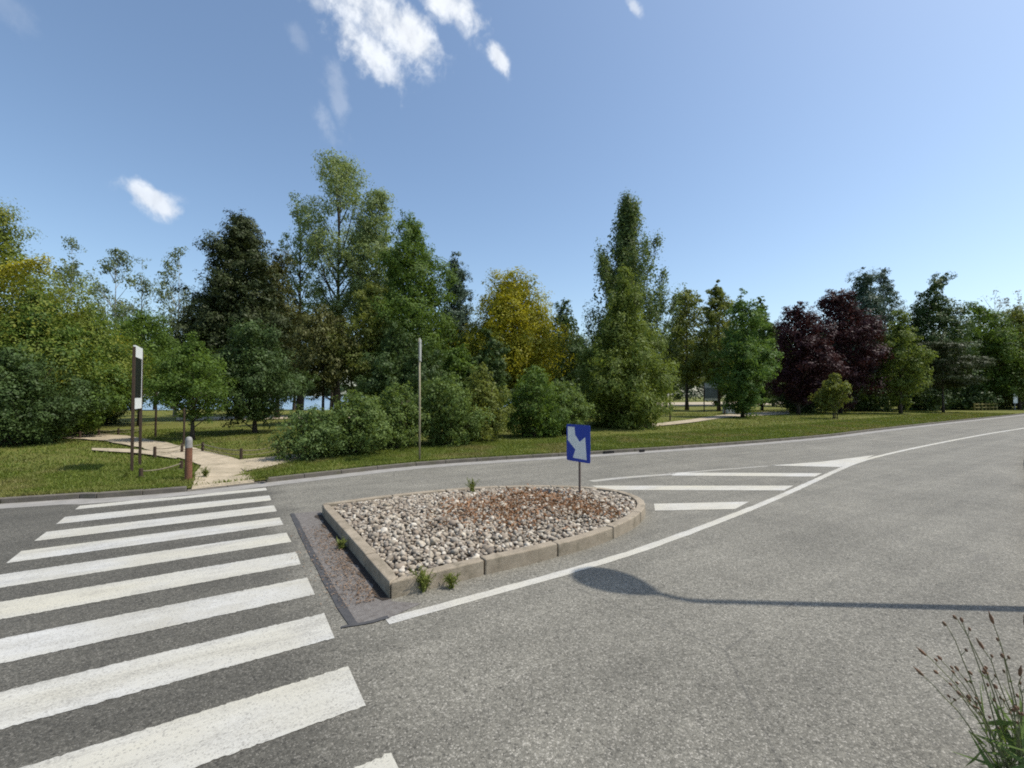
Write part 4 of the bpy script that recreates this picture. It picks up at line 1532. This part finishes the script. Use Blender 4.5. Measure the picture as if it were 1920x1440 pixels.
T_('broadleaf_tree', 'olive green leafy tree in front of the tallest aspen', 'tree', 690, 30, 520, 740, 56, 'olive', p=0.4, a=0.5, b=0.7, ascend=0.7, nbr=70, dens=4.0)
T_('spruce_tree', 'dark grey green spruce between the pointed tree and the golden tree', 'tree', 852, 36, 466, 740, 46, 'spruce', p=0.2, a=0.5, b=0.7, ascend=0.5, nbr=110, dens=6, leaf=0.18, aspect=0.32, lobe=0.40)
T_('willow_tree', 'dark brownish hanging tree with two bare trunks by the lake', 'tree', 606, 29, 575, 738, 64, 'brown', p=0.45, a=0.5, b=0.6, nbr=70, dens=4.0, hang=0.8, stems=2, stem_spread=0.5, tr=0.12)
T_('broadleaf_tree', 'deep green tree low behind the roadside shrubs', 'tree', 745, 27, 600, 790, 62, 'deep', p=0.4, a=0.4, b=0.6, nbr=70, dens=4.6)
T_('golden_tree', 'golden yellow tree in full leaf', 'tree', 962, 33, 508, 740, 84, 'gold', p=0.36, a=0.4, b=0.5, ascend=0.5, nbr=130, dens=7.0, lobe=0.36, lump=0.15)
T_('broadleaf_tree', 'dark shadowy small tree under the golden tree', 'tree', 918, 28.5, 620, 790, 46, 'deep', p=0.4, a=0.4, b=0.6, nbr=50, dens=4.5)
T_('broadleaf_tree', 'dark green tree filling the gap past the golden tree', 'tree', 1060, 46, 560, 750, 52, 'deep', p=0.4, a=0.4, b=0.6, nbr=70, dens=4.5)
T_('poplar_tree', 'tall spire shaped poplar with upright branches', 'tree', 1176, 31, 366, 700, 92, 'poplar', core_fill=0.05, plume=True, leader=True, p=0.42, a=0.3, b=0.62, seed=31, ascend=2.0, nbr=80, msub=16, dens=5.4, sub=0.17, clump=0.21, tmin=0.42, inner=0.25, lump=0.15, trunk_to=0.96, along=1.1)
T_('willowy_tree', 'broad bushy willowy tree at the foot of the tall poplar', 'tree', 1172, 26.8, 505, 800, 94, 'willow', p=0.28, a=0.35, b=0.85, ascend=1.2, nbr=170, msub=8, dens=6.0, lump=0.12, lobe=0.25, hang=0.2, stems=4, tr=0.09, aspect=0.32, leaf=0.17)

# ------------------------------------------------------------------ trees: past the verge
T_('broadleaf_tree', 'pale green airy tree with a dark straight trunk past the poplar', 'tree', 1288, 58, 534, 722, 50, 'olive', p=0.5, a=0.5, b=0.6, nbr=60, dens=3.2, tr=0.22)
T_('broadleaf_tree', 'olive green tree rising to a small tip behind the bright green one', 'tree', 1348, 54, 520, 745, 46, 'olive', p=0.4, a=0.5, b=0.8, ascend=0.8, nbr=60, dens=4)
T_('broadleaf_tree', 'bright green compact tree standing on the grass by the stone block', 'tree', 1392, 39, 545, 768, 52, 'fresh', p=0.4, a=0.4, b=0.7, ascend=0.7, nbr=80, dens=4.6)
T_('broadleaf_tree', 'grey green tree squeezed between the bright green and purple trees', 'tree', 1428, 56, 556, 755, 40, 'broad', p=0.4, a=0.4, b=0.7, nbr=50, dens=4.3)
pp = dict(p=0.4, a=0.4, b=0.65, ascend=0.6, nbr=90, dens=5, group='purple leaved trees past the verge')
T_('purple_tree', 'lower of the two purple leaved trees beside the bright green one', 'tree', 1497, 45, 566, 756, 58, 'purple', **pp)
T_('purple_tree', 'larger purple leaved tree in front of the dark conifers', 'tree', 1575, 47, 534, 752, 66, 'purple', **pp)
T_('conifer_tree', 'dark blue green conifer rising behind the larger purple tree', 'tree', 1622, 56, 496, 745, 52, 'spruce', p=0.3, a=0.4, b=0.55, ascend=0.6, nbr=100, dens=5, lobe=0.36, leaf=0.24, aspect=0.35)
T_('conifer_tree', 'thin sparse conifer tip beside the dark blue green conifer', 'tree', 1662, 58, 500, 740, 30, 'spruce', p=0.3, a=0.4, b=0.6, ascend=0.8, nbr=46, dens=2.8, lobe=0.45, leaf=0.22, aspect=0.35)
T_('broadleaf_tree', 'yellowish olive tree with drooping boughs and a slim trunk by the verge', 'tree', 1688, 46, 580, 758, 46, 'willow', p=0.35, a=0.5, b=0.7, nbr=60, dens=4.0, hang=0.4)
T_('conifer_tree', 'dark tall tree whose bent top points along the road', 'tree', 1752, 58, 510, 745, 62, 'deep', p=0.35, a=0.4, b=0.75, ascend=0.7, nbr=90, dens=4.4, bend=1.3)
T_('cedar_tree', 'dark cedar with flat spreading boughs at the bend of the road', 'tree', 1768, 50, 632, 728, 62, 'pine', p=0.35, a=0.3, b=0.5, ascend=0.05, nbr=70, dens=4.6, tiers=3, squash=0.25, leaf=0.22, aspect=0.35)
T_('broadleaf_tree', 'mid green tree over the low rail fence', 'tree', 1842, 61, 562, 752, 62, 'broad', p=0.4, a=0.4, b=0.7, nbr=80, dens=4.2)
T_('broadleaf_tree', 'yellow green tree standing where the road leaves the picture', 'tree', 1910, 60, 574, 752, 55, 'olive', p=0.4, a=0.4, b=0.7, nbr=70, dens=4.2)
T_('broadleaf_tree', 'large green tree past the road bend outside the view', 'tree', 2010, 64, 560, 755, 70, 'broad', p=0.4, a=0.4, b=0.7, nbr=70, dens=4.2)
T_('bare_tree', 'hazy leafless looking tree top far behind the mid green tree', 'tree', 1868, 92, 540, 690, 38, 'bare', core_fill=0, p=0.6, a=0.6, b=0.6, ascend=1.4, nbr=40, dens=0.35, bark='bark_pale')
T_('bare_tree', 'hazy grey tree top far behind the yellow green tree', 'tree', 1916, 96, 546, 690, 34, 'bare', core_fill=0, p=0.6, a=0.6, b=0.6, ascend=1.4, nbr=40, dens=0.5, bark='bark_pale')
T_('small_tree', 'little weeping tree with three thin stems in front of the purple tree', 'tree', 1562, 37, 702, 772, 28, 'olive', p=0.5, a=0.5, b=0.55, nbr=40, dens=4, hang=0.8, stems=3, stem_spread=0.5, tr=0.05)

# ------------------------------------------------------------------ shrubs behind the verge
sh = dict(p=0.45, a=0.3, b=0.5, ascend=1.0, nbr=70, msub=7, dens=5.0, stems=6, tr=0.025, inner=0.45, crown_name='foliage', trunk_name='stems', group='shrubs along the verge', stem_spread=0.5)
SH = [(585, 14.0, 768, 875, 66, 'shrub_grey', 'shrub', 'low green shrub nearest the sandy path'),
      (668, 15.0, 738, 868, 72, 'shrub', 'shrub', 'wide light green shrub between the path shrub and the slim sign post'),
      (740, 16.6, 716, 850, 60, 'shrub', 'shrub', 'leafy upright shrub just behind the slim sign post'),
      (832, 17.6, 704, 845, 62, 'shrub', 'shrub', 'tall green shrub on the far side of the slim sign post'),
      (906, 19.2, 690, 838, 52, 'olive', 'shrub', 'yellow green shrub with upright shoots below the golden tree'),
      (1000, 21.0, 690, 826, 58, 'broad', 'shrub', 'dark green shrub between the golden tree and the willowy tree'),
      (1062, 22.6, 712, 822, 46, 'shrub', 'shrub', 'green shrub directly behind the blue traffic sign')]
for px, d, top, low, wd, kind, cat, lab in SH:
    T_('shrub', lab, cat, px, d, top, low, wd, kind, leaf=0.055 + 0.0016 * d, sub=0.20, clump=0.14, **sh)
sh2 = {**sh, 'group': 'bushes under the trees'}
for px, d, top, low, wd, kind, lab in [(20, 17.3, 655, 848, 100, 'deep', 'added dark bush by the kerb standing in for canopy shade in front of the bushy green tree'), (190, 30, 690, 790, 60, 'deep', 'dark bush under the birches behind the distant path'), (95, 26, 680, 800, 60, 'deep', 'dark bush in the shade of the yellow tinged tree'),  # first bush added with dark leaves that stand in for overhead canopy shade
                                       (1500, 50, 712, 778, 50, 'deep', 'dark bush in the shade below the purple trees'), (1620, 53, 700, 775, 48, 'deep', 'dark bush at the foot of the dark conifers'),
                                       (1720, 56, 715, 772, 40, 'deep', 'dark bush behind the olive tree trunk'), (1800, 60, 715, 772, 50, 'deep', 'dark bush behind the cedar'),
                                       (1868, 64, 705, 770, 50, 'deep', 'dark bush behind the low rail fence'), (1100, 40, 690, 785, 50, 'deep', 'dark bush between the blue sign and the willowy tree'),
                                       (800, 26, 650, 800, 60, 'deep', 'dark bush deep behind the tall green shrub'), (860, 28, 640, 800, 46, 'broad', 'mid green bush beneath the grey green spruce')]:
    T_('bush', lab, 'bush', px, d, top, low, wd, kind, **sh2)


# ------------------------------------------------------------------ the wood that closes the view
def far_wood():
    rng = np.random.default_rng(77)
    rows = []
    for px in range(-320, 2560, 36):
        if px < 660:
            rows.append((px, rng.uniform(300, 360), rng.uniform(22, 40), 0.0))       # the other shore of the lake
            rows.append((px, rng.uniform(56, 64), rng.uniform(80, 135), 2.9))         # this side: crowns above the view of the water
        else:
            rows.append((px, rng.uniform(70, 84), rng.uniform(95, 150), 0.2 if not 1240 < px < 1420 else 3.2))
            if 1200 < px < 1440: rows.append((px, rng.uniform(135, 150), rng.uniform(40, 70), 0.2))
    P, N_, T, L = [], [], [], []
    wood = MB()
    for px, d, up, z0 in rows:
        s = d / F
        x = (px + rng.uniform(-16, 16) - CX) * s
        H = CAMH + up * s
        R = rng.uniform(30, 44) * s
        n, q = (5200, 60) if d < 100 else (1800, 30)
        lf = 0.0052 * d
        c = unit(rng.normal(0, 1, (q, 3))) * (rng.random(q) ** 0.4)[:, None]
        hz = (H - z0) / 2
        cen = np.stack([x + c[:, 0] * R, d + c[:, 1] * R, z0 + hz + c[:, 2] * hz * 0.92], 1)
        j = rng.integers(0, q, n)
        b = unit(rng.normal(0, 1, (n, 3))) * (rng.random(n) ** 0.4)[:, None]
        p = cen[j] + b * np.array([R * 0.3, R * 0.3, min(R * 0.28, hz * 0.25)])
        p[:, 2] = np.maximum(p[:, 2], z0 * 0.9)
        P.append(p)
        N_.append(b * 0.9 + rng.normal(0, 0.5, (n, 3)) + np.array([0, 0, 0.4]))
        T.append(rng.normal(0, 1, (n, 3)))
        L.append(lf * (0.6 + 0.8 * rng.random(n)))
        if d < 100:
            wood.tube([(x, d, 0), (x + 0.2, d, H * 0.4), (x, d, H * 0.75)], [0.22, 0.17, 0.06], 6, cap=False)
    P, N_, T, L = map(np.concatenate, (P, N_, T, L))
    o = tag(link_mesh('distant_woods', leaf_mesh('distant_woods', P, N_, T, L, L * 0.6), LEAF['far']), 'belt of dark green woods closing the park behind the single trees', kind='stuff')
    wood.build('trunks', M['bark'], o)


far_wood()

# ------------------------------------------------------------------ picture settings
sc.view_settings.view_transform = 'Standard'
sc.view_settings.look = 'None'
sc.view_settings.exposure = 0.31
sc.view_settings.gamma = 1.0
sc.view_settings.use_curve_mapping = False
sc.cycles.pixel_filter_type = 'BLACKMAN_HARRIS'
sc.cycles.filter_width = 1.9
sc.cycles.max_bounces = 6
sc.cycles.diffuse_bounces = 3
sc.cycles.transmission_bounces = 3
sc.cycles.use_denoising = False
